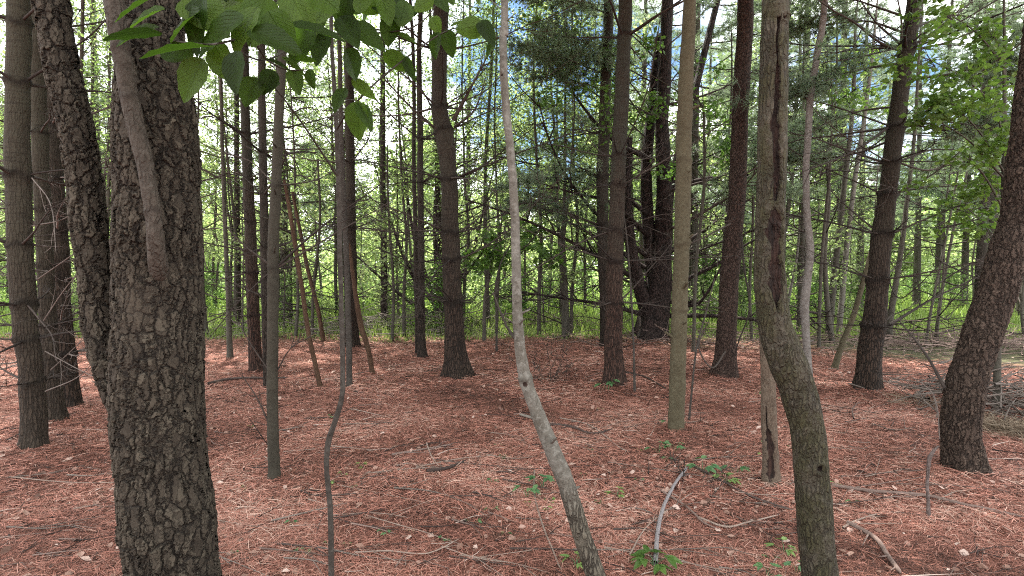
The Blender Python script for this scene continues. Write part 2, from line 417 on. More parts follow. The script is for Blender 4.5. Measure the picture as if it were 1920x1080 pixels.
def mat_ground():
    t = NT('forest_floor')
    v = t.coord(obj=False)
    n1 = t.noise(v, 1.1, 5, .6); n2 = t.noise(v, 7, 5, .65); n3 = t.noise(v, 45, 5, .7)
    st = [t.noise(t.n('Mapping', {'Vector': t.vadd(v, t.noise(v, 3, 2, out='Color'), .12), 'Rotation': (0, 0, a), 'Scale': (1, .08, 1)}).outputs[0], 130, 3, .6) for a in (.3, 1.4, 2.4)]
    s = t.math('MAXIMUM', t.math('MAXIMUM', st[0], st[1]), st[2])
    f = t.math('ADD', t.math('MULTIPLY', n2, .35), t.math('MULTIPLY', s, .75))
    lit = t.ramp(f, [(.46, (.060, .028, .022)), (.60, (.175, .078, .057)), (.74, (.275, .125, .094)), (.9, (.40, .22, .175))])
    lit = t.mix(t.ramp(n1, [(.48, 0.0), (.72, .45)]), lit, (.19, .115, .09))
    soil = t.ramp(t.math('ADD', t.math('MULTIPLY', n2, .6), t.math('MULTIPLY', n3, .4)), [(.3, (.028, .024, .015)), (.5, (.06, .058, .030)), (.7, (.095, .095, .050))])
    grs = t.ramp(n2, [(.3, (.06, .10, .018)), (.6, (.12, .19, .036)), (.8, (.17, .24, .06))])
    p = t.n('SeparateXYZ', {0: v})
    x, y = p.outputs[0], p.outputs[1]
    edge = t.math('ADD', t.math('MULTIPLY', t.math('SUBTRACT', n1, .5), 4.0), t.math('MULTIPLY', t.math('SUBTRACT', n2, .5), 1.5))
    right = t.math('MULTIPLY', t.math('MAXIMUM', t.math('SUBTRACT', x, 2.5), 0.0), .62)
    yy = t.math('ADD', t.math('ADD', y, edge), right)
    col = t.mix(t.n('MapRange', {'Value': yy, 1: 9.8, 2: 11.3}).outputs[0], lit, soil)
    col = t.mix(t.n('MapRange', {'Value': t.math('ADD', y, t.math('MULTIPLY', edge, .6)), 1: 11.5, 2: 13.5}).outputs[0], col, grs)
    h = t.math('ADD', t.math('MULTIPLY', s, .8), n3)
    return t.finish(col, .9, .15, h, .012)


M['ground'] = mat_ground()

# ------------------------------------------------------------------ ground sheet
g = np.sinh(np.linspace(-6.3, 6.3, 641)) / math.sinh(6.3) * 420
gx, gy = np.meshgrid(g, g + 4.0)
fade = np.exp(-((gx ** 2 + (gy - 6) ** 2) / 30 ** 2))
V = np.stack([gx, gy, gz(gx, gy) * fade], -1).reshape(-1, 3)
n = len(g); i = np.arange(n - 1)
I, J = np.meshgrid(i, i)
Q = np.stack([J * n + I, J * n + I + 1, (J + 1) * n + I + 1, (J + 1) * n + I], -1).reshape(-1, 4)
mb = MB(); mb.add(V, Q)
tag(mb.build('forest_floor', M['ground']), kind='structure')


# ------------------------------------------------------------------ leaves
def leaf_quads(C, D, size, aspect=.62, fold=.18, r=rng):
    """one kite per leaf: C centres (n,3), D directions"""
    n = len(C)
    D = unit(D); A = unit(np.cross(D, unit(r.normal(size=(n, 3))))); N = np.cross(D, A)
    L = (size * r.uniform(.65, 1.25, n))[:, None] if np.isscalar(size) else size[:, None]
    b = C; tip = C + D * L; m = C + D * L * .42
    l = m + A * L * aspect * .5 + N * L * fold * .5; rr = m - A * L * aspect * .5 + N * L * fold * .5
    V = np.stack([b, rr, tip, l], 1).reshape(-1, 3)
    Q = np.arange(n * 4).reshape(n, 4)
    return V, Q, r.uniform(0, 1, n)


def needle_tufts(mb, P, D, L=.09, w=.0028, k=14, spread=.75, r=rng):
    n = len(P)
    P = np.repeat(P, k, 0); D = unit(np.repeat(D, k, 0) + r.normal(0, spread, (n * k, 3)))
    A = unit(np.cross(D, r.normal(size=D.shape))) * w / 2
    ln = (L * r.uniform(.6, 1.15, n * k))[:, None]
    e = P + D * ln + np.array([0, 0, -.12]) * ln
    V = np.stack([P - A, P + A, e + A * .4, e - A * .4], 1).reshape(-1, 3)
    mb.add(V, np.arange(n * k * 4).reshape(-1, 4), np.repeat(np.clip(r.normal(.5, .22, n), 0, 1), k))


def big_leaf(mb, base, d, nrm, L, W, curl=.25, serr=True):
    """broad ovate leaf with a pointed tip, folded on its midrib"""
    nv, nu = 15, 9
    d = unit(d); nrm = unit(nrm - np.dot(nrm, d) * d); a = np.cross(d, nrm)
    v = np.linspace(0, 1, nv); u = np.linspace(-1, 1, nu)
    wid = np.sin(np.pi * np.clip(v, 0, 1) ** .78) ** .72 * (1 - .25 * v)
    wid[0] = .02; wid[-1] = .01
    if serr: wid = wid * (1 + .02 * (np.arange(nv) % 2 * 2 - 1))
    vv, uu = np.meshgrid(v, u, indexing='ij')
    X = uu * wid[:, None] * W / 2
    Y = vv * L - (1 - np.abs(uu)) * 0 + .10 * L * (np.abs(uu) ** 1.5) * (vv - .4)
    Z = np.abs(X) * .28 - curl * L * vv ** 2 * .5 + .012 * L * np.sin(vv * 22 + uu * 3) * np.abs(uu)
    V = base + X[..., None] * a + Y[..., None] * d + Z[..., None] * nrm
    i, j = np.meshgrid(np.arange(nv - 1), np.arange(nu - 1), indexing='ij')
    k = i * nu + j
    Q = np.stack([k, k + 1, k + nu + 1, k + nu], -1).reshape(-1, 4)
    mb.add(V.reshape(-1, 3), Q, np.full(len(Q), rng.uniform(0, 1)), lu=(uu * wid[:, None]).ravel(), lv=vv.ravel())


# ------------------------------------------------------------------ trunks measured on the photo
def trunk_axis(pix, Y, base, top, lean=0.0, w_extra=1.0):
    """rows x,y,z,r in the tree's own space, following measured centre line and widths; goes on above the frame"""
    rows = []
    for (px, py, w) in pix:
        p = at(px, py, Y)
        dep = np.dot(ray(px, py), [0, cp, -sp_])
        p2 = p.copy(); p2[1] += lean * p[2]
        p2 = at(px, py, Y + lean * max(p[2], 0))
        rows.append(np.append(p2, max(w * .5, (w * .93 - .8)) * w_extra / math.hypot(1, (px - 960) / F) / 2 / F * (Y + lean * p[2])))
    rows = np.array(rows)
    rows[0, 2] = -.06
    d = rows[-1] - rows[-2]; d = d[:3] / max(d[2], .05)
    z, r0 = rows[-1, 2], rows[-1, 3]
    if top > z + .5:
        k = max(2, int((top - z) / 1.5) + 1)
        ext = []
        for t in np.linspace(0, 1, k)[1:]:
            q = rows[-1, :3] + d * np.array([.7, .7, 1]) * (top - z) * t + np.array([noise1(t * 3, 5) * .15, noise1(t * 3, 9) * .15, 0])
            ext.append(np.append(q, max(.008, r0 * (1 - .85 * t))))
        rows = np.vstack([rows, ext])
    rows[:, :3] -= base
    return rows


def trunk_mesh(mb, rows, nseg, step, seed, whorls=(), flare=0.0, lump=.05, roots=5, cav=None, young=None, ridge=None, zvis=None, knots=()):
    vis = [i for i in range(len(rows) - 1) if zvis is None or rows[i, 2] < zvis]
    steps = [step if (zvis is None or rows[i, 2] < zvis) else .12 for i in range(len(rows) - 1)]
    S = spline(rows, steps)
    P, R = S[:, :3], S[:, 3]
    m = len(P); a = np.linspace(0, 2 * np.pi, nseg, endpoint=False)
    z = P[:, 2]
    rg = np.random.default_rng(seed)
    RR = np.repeat(R[:, None], nseg, 1)
    # slow swelling and flattening of the stem
    for k in range(1, 4):
        RR *= 1 + lump / k * np.sin(k * a[None] + rg.uniform(0, 6.28) + z[:, None] * rg.uniform(.6, 2.2) + 1.2 * np.sin(z[:, None] * rg.uniform(1, 3)))
    s_ax = np.concatenate([[0], np.cumsum(np.linalg.norm(np.diff(P, axis=0), axis=1))]); rm = max(float(np.median(R)), .004)
    RR *= (1 + .045 * noise1(s_ax / (rm * 2.2), seed + 50) + .03 * noise1(s_ax / (rm * .8), seed + 51))[:, None]
    P = P + np.stack([noise1(s_ax / (rm * 7), seed + 52), noise1(s_ax / (rm * 7), seed + 53), 0 * s_ax], -1) * rm * .13
    if flare:
        f = flare * np.exp(-np.clip(z, 0, None) / (R[0] * 1.1))[:, None]
        ph = rg.uniform(0, 6.28)
        lob = .55 + .45 * np.cos(roots * a + ph + .7 * np.sin(2 * a))
        RR *= 1 + f * lob[None]
    wh = np.zeros((m, nseg))
    for w in whorls:
        zz = z[:, None] - w - (R * .16)[:, None] * (np.sin(a * 2 + w * 13) + .6 * np.sin(a * 5 + w * 31))[None]
        b = np.exp(-(zz / (R * rg.uniform(.22, .38))[:, None]) ** 2) * rg.uniform(.75, 1.0)
        wh = np.maximum(wh, b); RR *= 1 + .14 * b * (1 + .7 * np.sin(3 * a + w * 9)[None])
    att = {'whorl': wh.ravel()}
    if cav is not None:
        c = cav(z[:, None], a[None], R[:, None]); RR *= 1 - .36 * np.clip(c, 0, 1); att['cav'] = np.clip(c, 0, 1).ravel()
        # raised lip of healing bark round the wound
        RR *= 1 + .10 * np.exp(-((c - .25) / .18) ** 2)
    for (kz, ka, kr) in knots:
        da = (a[None] - ka + np.pi) % (2 * np.pi) - np.pi
        q = np.sqrt(((z[:, None] - kz) / kr) ** 2 + (da * R[:, None] / kr) ** 2)
        RR *= 1 + .16 * np.exp(-(q - 1) ** 2 * 5) - .25 * np.exp(-(q / .5) ** 2)
        att['cav'] = np.maximum(att.get('cav', np.zeros(m * nseg)), np.exp(-(q / .55) ** 4).ravel())
    if young is not None: att['young'] = np.clip(young(z[:, None], a[None]), 0, 1).ravel()
    if ridge is not None: att['ridge'] = np.clip(np.repeat(ridge(z), nseg), 0, 1)
    V, Q = rings(P, RR, nseg, np.array([1., 0, 0]))
    mb.add(V, Q, None, **att)
    return S


def axis_at(S, z):
    i = int(np.argmin(np.abs(S[:, 2] - z)))
    return S[i, :3], S[i, 3]


def dead_branch(name, parent, p0, d, L, r, mat, up=.15, twigs=5, seed=0, curve=.2, tuft=None, n=5):
    """one dry limb with its side twigs, as one part"""
    rg = np.random.default_rng(seed)
    mb = MB()
    d = unit(d)
    k = 7
    P = [p0]; dd = d.copy(); bend = rg.normal(0, curve, 3); bend[2] += up
    for i in range(k):
        dd = unit(dd + bend / k + rg.normal(0, .07, 3)); P.append(P[-1] + dd * L / k)
    P = np.array(P)
    S = tube(mb, P, r, max(.0016, r * .22), n, .07)
    for i in range(twigs):
        t = rg.uniform(.25, .97); j = int(t * (len(S) - 1)); q = S[j]
        tdir = unit(S[min(j + 1, len(S) - 1)] - S[max(j - 1, 0)])
        side = unit(np.cross(tdir, rg.normal(size=3)))
        e = unit(tdir * .75 + side * rg.uniform(.4, 1.0)); l = L * rg.uniform(.12, .42) * (1.1 - .5 * t)
        mids = [q, q + e * l * .5 + rg.normal(0, .04 * l, 3), q + unit(e + np.array([0, 0, up * .6])) * l + rg.normal(0, .08 * l, 3)]
        T = tube(mb, mids, max(.0032, r * .42 * (1 - .4 * t)), .0018, 4, .1)
        for q2 in range(rg.integers(0, 3)):
            jj = rg.integers(len(T) // 2, len(T)); e2 = unit(e + rg.normal(0, .7, 3))
            tube(mb, [T[jj], T[jj] + e2 * l * rg.uniform(.2, .5)], .0026, .0014, 3, .2)
    return mb.build(name, mat, parent)


def bough(name, parent, pts, r, seed, ntw=16, tw=.45, L=.09, w=.003, k=12, tufts=3, mat=None, nmat=None, start=.35):
    """living pine limb: a limb part, with its needles as a sub-part"""
    rg = np.random.default_rng(seed)
    mb = MB(); S = tube(mb, pts, r, .003, 6, .08)
    Pt, Dt = [], []
    for i in range(ntw):
        t = start + (1 - start) * (i + rg.uniform(0, 1)) / ntw
        j = min(int(t * (len(S) - 1)), len(S) - 2); q = S[j]; td = unit(S[j + 1] - S[j])
        side = unit(np.cross(td, [0, 0, 1])) * (1 if i % 2 else -1)
        e = unit(td * .7 + side * rg.uniform(.5, 1.0) + np.array([0, 0, rg.normal(.08, .22)])); l = tw * rg.uniform(.5, 1.15) * (1.15 - .55 * t)
        T = tube(mb, [q, q + e * l * .5 + rg.normal(0, .02, 3), q + unit(e + np.array([0, 0, .2])) * l], max(.003, r * .25), .0015, 4, .12)
        for f in np.linspace(.35, 1, tufts):
            jj = int(f * (len(T) - 1)); Pt.append(T[jj] + rg.normal(0, .015, 3)); Dt.append(e + np.array([0, 0, .25]))
            if rg.random() < .6:
                s2 = unit(np.cross(e, [0, 0, 1])) * rg.choice([-1, 1]); l2 = l * .35
                tube(mb, [T[jj], T[jj] + unit(e + s2) * l2], .002, .0012, 3, .2)
                Pt.append(T[jj] + unit(e + s2) * l2); Dt.append(e + s2 * .8 + np.array([0, 0, .2]))
    o = mb.build(name, mat or M['deadtwig'], parent)
    nb = MB(); needle_tufts(nb, np.array(Pt), unit(np.array(Dt)), L, w, k, .7, rg)
    nb.build('needles', nmat or M['needle'], o, smooth=False)
    return o


# ------------------------------------------------------------------ crowns that stand above the frame and shade the floor
def canopy_pine(seed, H=6.5, Rm=2.3, nb=70):
    rg = np.random.default_rng(seed); mb = MB(); tw = MB(); Pt, Dt = [], []
    for i in range(nb):
        z = H * (i + rg.uniform()) / nb; a = i * 2.4 + rg.normal(0, .3); L = Rm * (1 - .8 * z / H) * rg.uniform(.75, 1.1) + .25
        d = np.array([math.cos(a), math.sin(a), .25 + .3 * z / H])
        tube(tw, [[0, 0, z], np.array([0, 0, z]) + d * L * .5, np.array([0, 0, z + .1]) + d * L], .022, .004, 4, .4)
        m = int(9 * L) + 3
        for f in rg.uniform(.25, 1.05, m):
            Pt.append(np.array([0, 0, z]) + d * L * f + rg.normal(0, .16, 3)); Dt.append(d + rg.normal(0, .5, 3))
    needle_tufts(mb, np.array(Pt), unit(np.array(Dt)), .22, .019, 13, .8, rg)
    return tw.mesh('limbs', M['deadtwig']), mb.mesh('crown', M['needle'], False)


def canopy_leaf(seed, H=4.5, Rm=2.2, n=5200):
    rg = np.random.default_rng(seed); mb = MB(); tw = MB()
    cl = []
    for i in range(46):
        a = rg.uniform(0, 6.28); z = H * rg.uniform(0, 1); rr = Rm * math.sqrt(rg.uniform(.05, 1)) * math.sin(math.pi * (.2 + .75 * z / H))
        c = np.array([rr * math.cos(a), rr * math.sin(a), z]); cl.append(c)
        tube(tw, [[0, 0, max(0, z * .6 - .3)], c * [.5, .5, .85], c], .025, .005, 4, .3)
    cl = np.array(cl); C = cl[rg.integers(0, len(cl), n)] + rg.normal(0, .33, (n, 3))
    V, Q, f = leaf_quads(C, rg.normal(size=(n, 3)) + [0, 0, -.3], .13, .65, .15, rg)
    mb.add(V, Q, f)
    return tw.mesh('limbs', M['deadtwig']), mb.mesh('crown', M['leaf'], False)


CANP = [canopy_pine(1, 6.5, 2.6, 84), canopy_pine(2, 6, 2.5, 76)]
CANL = [canopy_leaf(3), canopy_leaf(4, 4, 1.8, 4200)]


def add_crown(root, S, z, kind, s=1.0, rz=0.0):
    p, _ = axis_at(S, z)
    lm, cm = (CANP if kind == 'pine' else CANL)[int(rz * 10) % 2]
    for nm, me in (('crown', cm),):
        o = link(nm, me, root, (p[0], p[1], p[2])); o.scale = (s, s, s); o.rotation_euler = (0, 0, rz)
        o2 = link('limb_framework', lm, o)


def tree(name, label, cat, pix, mat, top=11, nseg=24, step=.03, whorls=(), flare=.35, lump=.04, Y=None, lean=0.0,
         crown='pine', cz=None, cs=1.0, branches=None, group=None, seed=None, bmat=None, bl=1.3, stubs=0, **kw):
    seed = seed if seed is not None else int(pix[0][0]) + 3
    b = ground(pix[0][0], pix[0][1]) if Y is None else at(pix[0][0], pix[0][1], Y)
    base = np.array([b[0], b[1], 0.0]); Y = b[1]
    zoff = float(gz0(b[0], b[1]))
    root = thing(name, (base[0], base[1], zoff), label, cat, group)
    rows = trunk_axis(pix, Y, base, top, lean)
    wz = [at(pix[0][0], y, Y)[2] for y in whorls]
    mb = MB()
    zv = at(960, -40, Y)[2]
    S = trunk_mesh(mb, rows, nseg, step, seed, wz, flare, lump, zvis=zv, **kw)
    mb.build('trunk', mat, root)
    rg = np.random.default_rng(seed + 100)
    if branches:
        per = branches
        for w in wz:
            a0 = rg.uniform(0, 6.28)
            c, r = axis_at(S, w)
            for k in range(per):
                a = a0 + k * 6.28 / per + rg.normal(0, .3)
                rel = min(1, w / max(zv, 1))
                L = bl * rg.uniform(.5, 1.35) * (.6 + .6 * rel)
                if rg.random() < .2: L *= .3
                d = np.array([math.cos(a), math.sin(a), rg.normal(.05 + .3 * rel, .18)])
                dead_branch('dead_branch', root, c + unit(d * [1, 1, 0]) * r * .7, d, L, rg.uniform(.008, .016) * (.7 + .5 * rel), bmat or M['deadtwig'],
                            rg.normal(.1, .2), rg.integers(7, 15), int(rg.integers(1e6)))
    for k in range(stubs):
        z = rg.uniform(.35, max(.6, zv)); c, r = axis_at(S, z); a = rg.uniform(3.3, 6.1)
        d = np.array([math.cos(a), math.sin(a), rg.uniform(.2, .7)]); sm_ = MB(); r_s = r * rg.uniform(.16, .3)
        tube(sm_, [c + d * r * .6, c + d * r * 1.1, c + d * (r * 1.1 + rg.uniform(.015, .07))], r_s, r_s * .6, 8, .01)
        sm_.build('branch_stub', mat, root)
    if crown:
        zc = cz if cz is not None else max(4.6, HC + .53 * (Y + 2.3 * cs))
        add_crown(root, S, min(zc, top - .5), crown, cs, rg.uniform(0, 6.28))
    return root, S, base, Y


def pxbranch(root, base, pix, r0, r1, mat, name='branch', n=7, step=.05, twigs=0, seed=1):
    """limb drawn through measured pixels with their own distances"""
    P = np.array([at(x, y, Y) for x, y, Y in pix]) - base
    mb = MB(); S = tube(mb, P, r0, r1, n, step)
    rg = np.random.default_rng(seed)
    L = np.linalg.norm(np.diff(S, axis=0), axis=1).sum()
    for i in range(twigs):
        t = rg.uniform(.2, .98); j = min(int(t * (len(S) - 1)), len(S) - 2); td = unit(S[j + 1] - S[j])
        e = unit(td * .7 + unit(np.cross(td, rg.normal(size=3))) * rg.uniform(.4, 1)); l = L * rg.uniform(.1, .3)
        T = tube(mb, [S[j], S[j] + e * l * .5 + rg.normal(0, .03 * l, 3), S[j] + unit(e + [0, 0, .15]) * l], max(.0028, r0 * .3), .0018, 4, .1)
        for q in range(rg.integers(0, 4)):
            jj = rg.integers(len(T) // 3, len(T)); tube(mb, [T[jj], T[jj] + unit(e + rg.normal(0, .6, 3)) * l * .4], .0024, .0014, 3, .15)
    mb.build(name, mat, root)
    return S


# ================================================================== THE TREES, left to right
# --- double trunked plated tree close by on the left
YA = 1.8
baseA = at(335, 1300, YA); baseA[2] = 0
rA = thing('forked_tree', (baseA[0], baseA[1], 0), 'big close tree with thick plated bark forking into two stems', 'tree')
rows = trunk_axis([(335, 1330, 235), (322, 1080, 200), (306, 900, 192), (298, 740, 196), (298, 620, 188), (298, 500, 182), (297, 300, 174), (290, 150, 150), (285, 60, 132), (280, -40, 120)], YA, baseA, 9)
for r_ in rows[-6:]: pass
mb = MB()
yz = at(300, 570, YA)[2]
S_A = trunk_mesh(mb, rows, 260, .0045, 11, (), .25, .03, zvis=2.6,
                 young=lambda z, a: np.exp(-((z - yz) / .085) ** 2 - (((a - 4.75 + np.pi) % (2 * np.pi) - np.pi) / .33) ** 2) * 1.1)
mb.build('trunk', M['plated'], rA)
rows2 = trunk_axis([(268, 850, 92), (226, 720, 92), (192, 620, 86), (176, 500, 80), (166, 400, 78), (153, 300, 77), (134, 200, 79), (112, 100, 76), (95, 0, 75), (88, -40, 74)], YA + .04, baseA, 8.5)
rows2[0, 2] = at(268, 850, YA)[2]
mb = MB(); S2 = trunk_mesh(mb, rows2, 120, .0045, 12, (), 0, .03, zvis=2.6)
mb.build('stem', M['plated'], rA)
rows3 = []
for px_, py_, w_, o_ in [(299, 545, 40, .16), (297, 510, 44, .07), (292, 465, 40, .02), (288, 420, 35, 0), (280, 350, 37, 0), (268, 290, 39, 0), (246, 200, 41, 0), (228, 100, 42, -.01), (213, 0, 45, -.02), (206, -40, 46, -.02)]:
    rows3.append(np.append(at(px_, py_, YA - .165 + o_) - baseA, w_ * .9 / math.hypot(1, (px_ - 960) / F) / 2 / F * (YA - .165 + o_)))
rows3 = np.array(rows3)
rows3 = np.vstack([rows3, rows3[-1] + [-.08, -.1, 1.2, -.005], rows3[-1] + [-.12, -.3, 2.6, -.02]])
mb = MB(); S3 = trunk_mesh(mb, rows3, 40, .008, 13, [at(0, y, 1.63)[2] for y in (92, 180, 395)], 0, .04, zvis=2.6)
tag(mb.build('limb', M['limb'], rA), 'smoother grey limb growing up the front of the trunk')
add_crown(rA, S_A, 4.2, 'leaf', 1.0, .3)

# --- pines on the left edge
PB, SB, bB, YB = tree('pine_tree', 'grey green pine at the left edge of the floor beside the forked tree', 'tree',
     [(66, 845, 64), (63, 760, 56), (56, 680, 55), (47, 600, 55), (38, 450, 56), (32, 300, 56), (34, 140, 55), (33, 0, 52)], M['pinegrey'], 11, 56, .02,
     [150, 325, 455, 565, 632, 712, 40], .35, branches=4, bl=.9)
tree('pine_tree', 'pine with a dark foot behind the left edge pine', 'tree',
     [(134, 772, 50), (124, 680, 44), (114, 560, 42), (106, 400, 40), (98, 250, 38), (92, 0, 35)], M['pine'], 10.5, 40, .03, [230, 330, 430, 520, 600, 660], .5, branches=5, bl=.9, bmat=M['paletwig'])
tree('pine_tree', 'pine with a pale grey flared foot squeezed behind the left edge pine', 'tree',
     [(112, 797, 44), (100, 730, 40), (90, 620, 38), (82, 450, 37), (74, 250, 36), (66, 0, 33)], M['pinegrey'], 10.5, 40, .03, [250, 390, 500, 610], .55, branches=4, bl=.8)
# pale dry twigs tangled between those pines and the fork
TW = [((95, 690), (160, 630), (205, 600)), ((85, 655), (150, 690), (215, 720)), ((85, 730), (150, 700), (200, 640)), ((60, 420), (130, 400), (190, 320)), ((70, 520), (140, 470), (180, 430)), ((80, 600), (120, 540), (170, 480)), ((60, 330), (95, 380), (105, 470))]
for k, t3 in enumerate(TW):
    pxbranch(PB, bB, [(x, y, YB - .03 - .25 * i) for i, (x, y) in enumerate(t3)], .006, .0025, M['paletwig'], 'dry_twig', 4, .06, 3, 40 + k)

# --- row of slim trunks left of the middle
tree('young_tree', 'thin dark stemmed tree third from the forked tree among the slim trunks', 'tree',
     [(431, 673, 15), (428, 560, 11), (422, 420, 10), (417, 280, 9), (414, 140, 8), (412, 0, 8)], M['bgbark'], 8, 10, .08, (), .3, crown='leaf', cs=.6)
tree('pine_tree', 'slim reddish brown pine between the forked tree and the olive pole tree', 'tree',
     [(480, 700, 32), (476, 620, 27), (471, 480, 26), (465, 350, 23), (460, 200, 20), (456, 0, 17)], M['pinered'], 10.5, 28, .035, [335, 415, 470, 510, 590, 250], .5, branches=4)
tree('pine_tree', 'slim dark pine half hidden behind the olive pole tree', 'tree',
     [(500, 729, 17), (499, 640, 17), (497, 500, 18), (494, 350, 18), (491, 200, 17), (489, 0, 15)], M['pinedim'], 10, 22, .035, [365, 290, 470, 560], .2, branches=4)
PC, SCx, bC, YC = tree('pole_tree', 'smooth olive pole tree standing alone in the left foreground', 'tree',
     [(515, 903, 33), (513, 860, 26), (511, 700, 24), (512, 560, 24), (513, 450, 24), (518, 350, 22), (524, 200, 20), (530, 80, 18), (534, 0, 16)], M['olive'], 8, 40, .02,
 [500, 345], .25, crown='leaf', cs=.8, lump=.04, stubs=7)
for k, (t3, r0) in enumerate([(([515, 500], [450, 450], [395, 385]), .011), (([516, 500], [600, 425], [725, 335]), .010), (([516, 502], [620, 440], [740, 370]), .008), (([514, 500], [450, 560], [385, 640]), .007),
                              (([517, 345], [590, 335], [655, 300]), .006), (([511, 700], [475, 650], [440, 590]), .006), (([510, 805], [480, 740], [445, 690]), .008), (([508, 840], [480, 800], [462, 775]), .004),
                              (([516, 345], [470, 300], [410, 280]), .006), (([521, 690], [545, 650], [590, 625]), .006)]):
    pxbranch(PC, bC, [(x, y, YC - .06 * i + .05 * (k % 3) * i) for i, (x, y) in enumerate(t3)], r0, .0025, M['deadtwig'], 'dead_branch', 5, .06, 5, 60 + k)
# dead leaning stems
for lab, px_, w in (('broken brown dead stem leaning left behind the olive pole tree', [(604, 731, 11.2), (590, 680, 10.4), (577, 620, 10.4), (566, 540, 10.4), (553, 460, 9.6), (540, 380, 8.8), (533, 340, 6.4)], 0),
                    ('dull orange dead stem leaning against the dark pine behind the wavy sapling', [(700, 699, 11.2), (690, 650, 12.0), (677, 610, 12.8), (668, 560, 11.2), (660, 500, 8.8), (655, 455, 6.4)], 0),
                    ('pale dead stem leaning left beyond the olive pole tree', [(608, 641, 9.6), (596, 580, 9.6), (578, 510, 8.8), (562, 430, 8.0), (548, 360, 7.2)], 0)):
    tree('dead_tree', lab, 'dead tree', px_, M['orange'], 0, 14, .03, (), .1, crown=None, lump=.09, branches=None)

# wavy broadleaf sapling in front
PH, SH, bH, YH = tree('wavy_sapling', 'dark wavy sapling with broad green leaves in the left foreground', 'sapling',
     [(622, 1135, 16), (621, 1050, 12.5), (620, 960, 12), (613, 880, 11.5), (616, 828, 13), (630, 785, 12), (642, 735, 11.5), (642, 640, 11), (638, 500, 11), (635, 350, 11), (630, 220, 10), (623, 100, 9), (620, 0, 8.5), (619, -60, 8)],
     M['darkstem'], 3.6, 18, .015, (), .3, crown=None, lump=.06, stubs=8)
tree('young_tree', 'thin dark stem rising just right of the wavy sapling', 'tree',
     [(655, 730, 14), (654, 640, 13), (651, 520, 12), (645, 400, 12), (640, 250, 11), (637, 100, 10), (634, 0, 9)], M['darkstem'], 8, 14, .04, (), .2, crown='leaf', cs=.6)
tree('pine_tree', 'dark pine behind the wavy sapling', 'tree',
     [(660, 657, 32), (659, 600, 27), (658, 500, 24), (657, 300, 20), (655, 150, 18), (655, 0, 16)], M['pine'], 11, 26, .045, [225, 310, 380, 430, 560], .5, branches=6, bl=2.0)
tree('pine_tree', 'slim pine left of the big middle pine', 'tree',
     [(792, 672, 20), (790, 610, 17), (790, 500, 15), (788, 300, 13), (786, 100, 11), (788, 0, 10)], M['pinedim'], 10, 22, .04, [260, 340, 430, 520, 590], .5, branches=6, bl=1.9)
tree('pine_tree', 'very slim pine touching the left side of its twin by the big middle pine', 'tree',
     [(783, 664, 12), (782, 580, 11), (779, 450, 10), (776, 300, 9), (775, 100, 8)], M['pinedim'], 9, 14, .05, [420, 330], .2, branches=3)
PJ, SJ, bJ, YJ = tree('pine_tree', 'big pine with spreading roots near the middle of the floor', 'tree',
     [(859, 712, 54), (856, 680, 46), (852, 620, 42), (848, 540, 39), (845, 430, 37), (840, 310, 35), (833, 250, 38), (825, 200, 33), (824, 100, 31), (826, 0, 30)], M['pine'], 12, 64, .018,
     [245, 200, 335, 435, 485, 565, 95], .75, branches=6, bl=2.1, roots=5)
for k, (t3, r0) in enumerate([(([850, 225, 0], [885, 160, -.2], [925, 85, -.3]), .022), (([852, 238, 0], [890, 205, -.3], [915, 130, -.5]), .013), (([815, 240, 0], [760, 190, -.2], [665, 85, -.5]), .014), (([815, 210, 0], [770, 130, .2], [735, 60, .3]), .010),
                              (([825, 335, 0], [780, 315, -.3], [735, 300, -.4]), .008), (([862, 435, 0], [905, 400, .2], [925, 350, .3]), .012), (([830, 430, 0], [770, 405, -.4], [690, 370, -.8]), .011), (([832, 432, 0], [790, 380, -.2], [760, 340, -.4]), .010),
                              (([860, 335, 0], [910, 310, -.3], [950, 300, -.5]), .008), (([830, 485, 0], [770, 490, -.3], [700, 460, -.6]), .009), (([835, 560, 0], [790, 555, -.3], [740, 580, -.5]), .007)]):
    pxbranch(PJ, bJ, [(x, y, YJ + o) for x, y, o in t3], r0 * 1.35, .004, M['deadtwig'], 'dead_branch', 6, .06, 8, 80 + k)
# dark many stemmed tree behind it
PK, SK, bK, YK = tree('many_stemmed_tree', 'dark many stemmed tree behind the big middle pine', 'tree',
     [(822, 606, 26), (824, 560, 24), (822, 480, 20), (822, 400, 15), (820, 300, 11), (816, 180, 8)], M['darkscale'], 11, 16, .06, (), .5, crown='pine', cs=1.3, lump=.08)
for k, t3 in enumerate([([815, 570], [770, 510], [735, 420], [700, 300]), ([815, 560], [785, 480], [765, 380], [750, 260]), ([830, 560], [880, 490], [905, 400], [935, 280]), ([828, 590], [870, 520], [925, 450], [960, 430]), ([812, 590], [760, 560], [690, 500], [640, 450])]):
    pxbranch(PK, bK, [(x, y, YK + .2 * i * (-1) ** k) for i, (x, y) in enumerate(t3)], .07, .012, M['darkscale'], 'stem', 8, .1, 6, 90 + k)
tree('young_tree', 'slim dark tree seen between the big middle pine and the grey leaning tree', 'tree',
     [(915, 614, 12), (914, 560, 10), (910, 450, 9), (911, 300, 8), (920, 150, 7), (926, 0, 6)], M['bgbark'], 11, 12, .08, (), .3, crown='pine', cs=1.2)
tree('thin_sapling', 'leafless dark sapling left of the grey leaning tree', 'sapling',
     [(931, 659, 6), (931, 590, 5), (929, 540, 5), (940, 490, 4), (960, 455, 3)], M['darkstem'], 0, 8, .05, (), .1, crown=None)

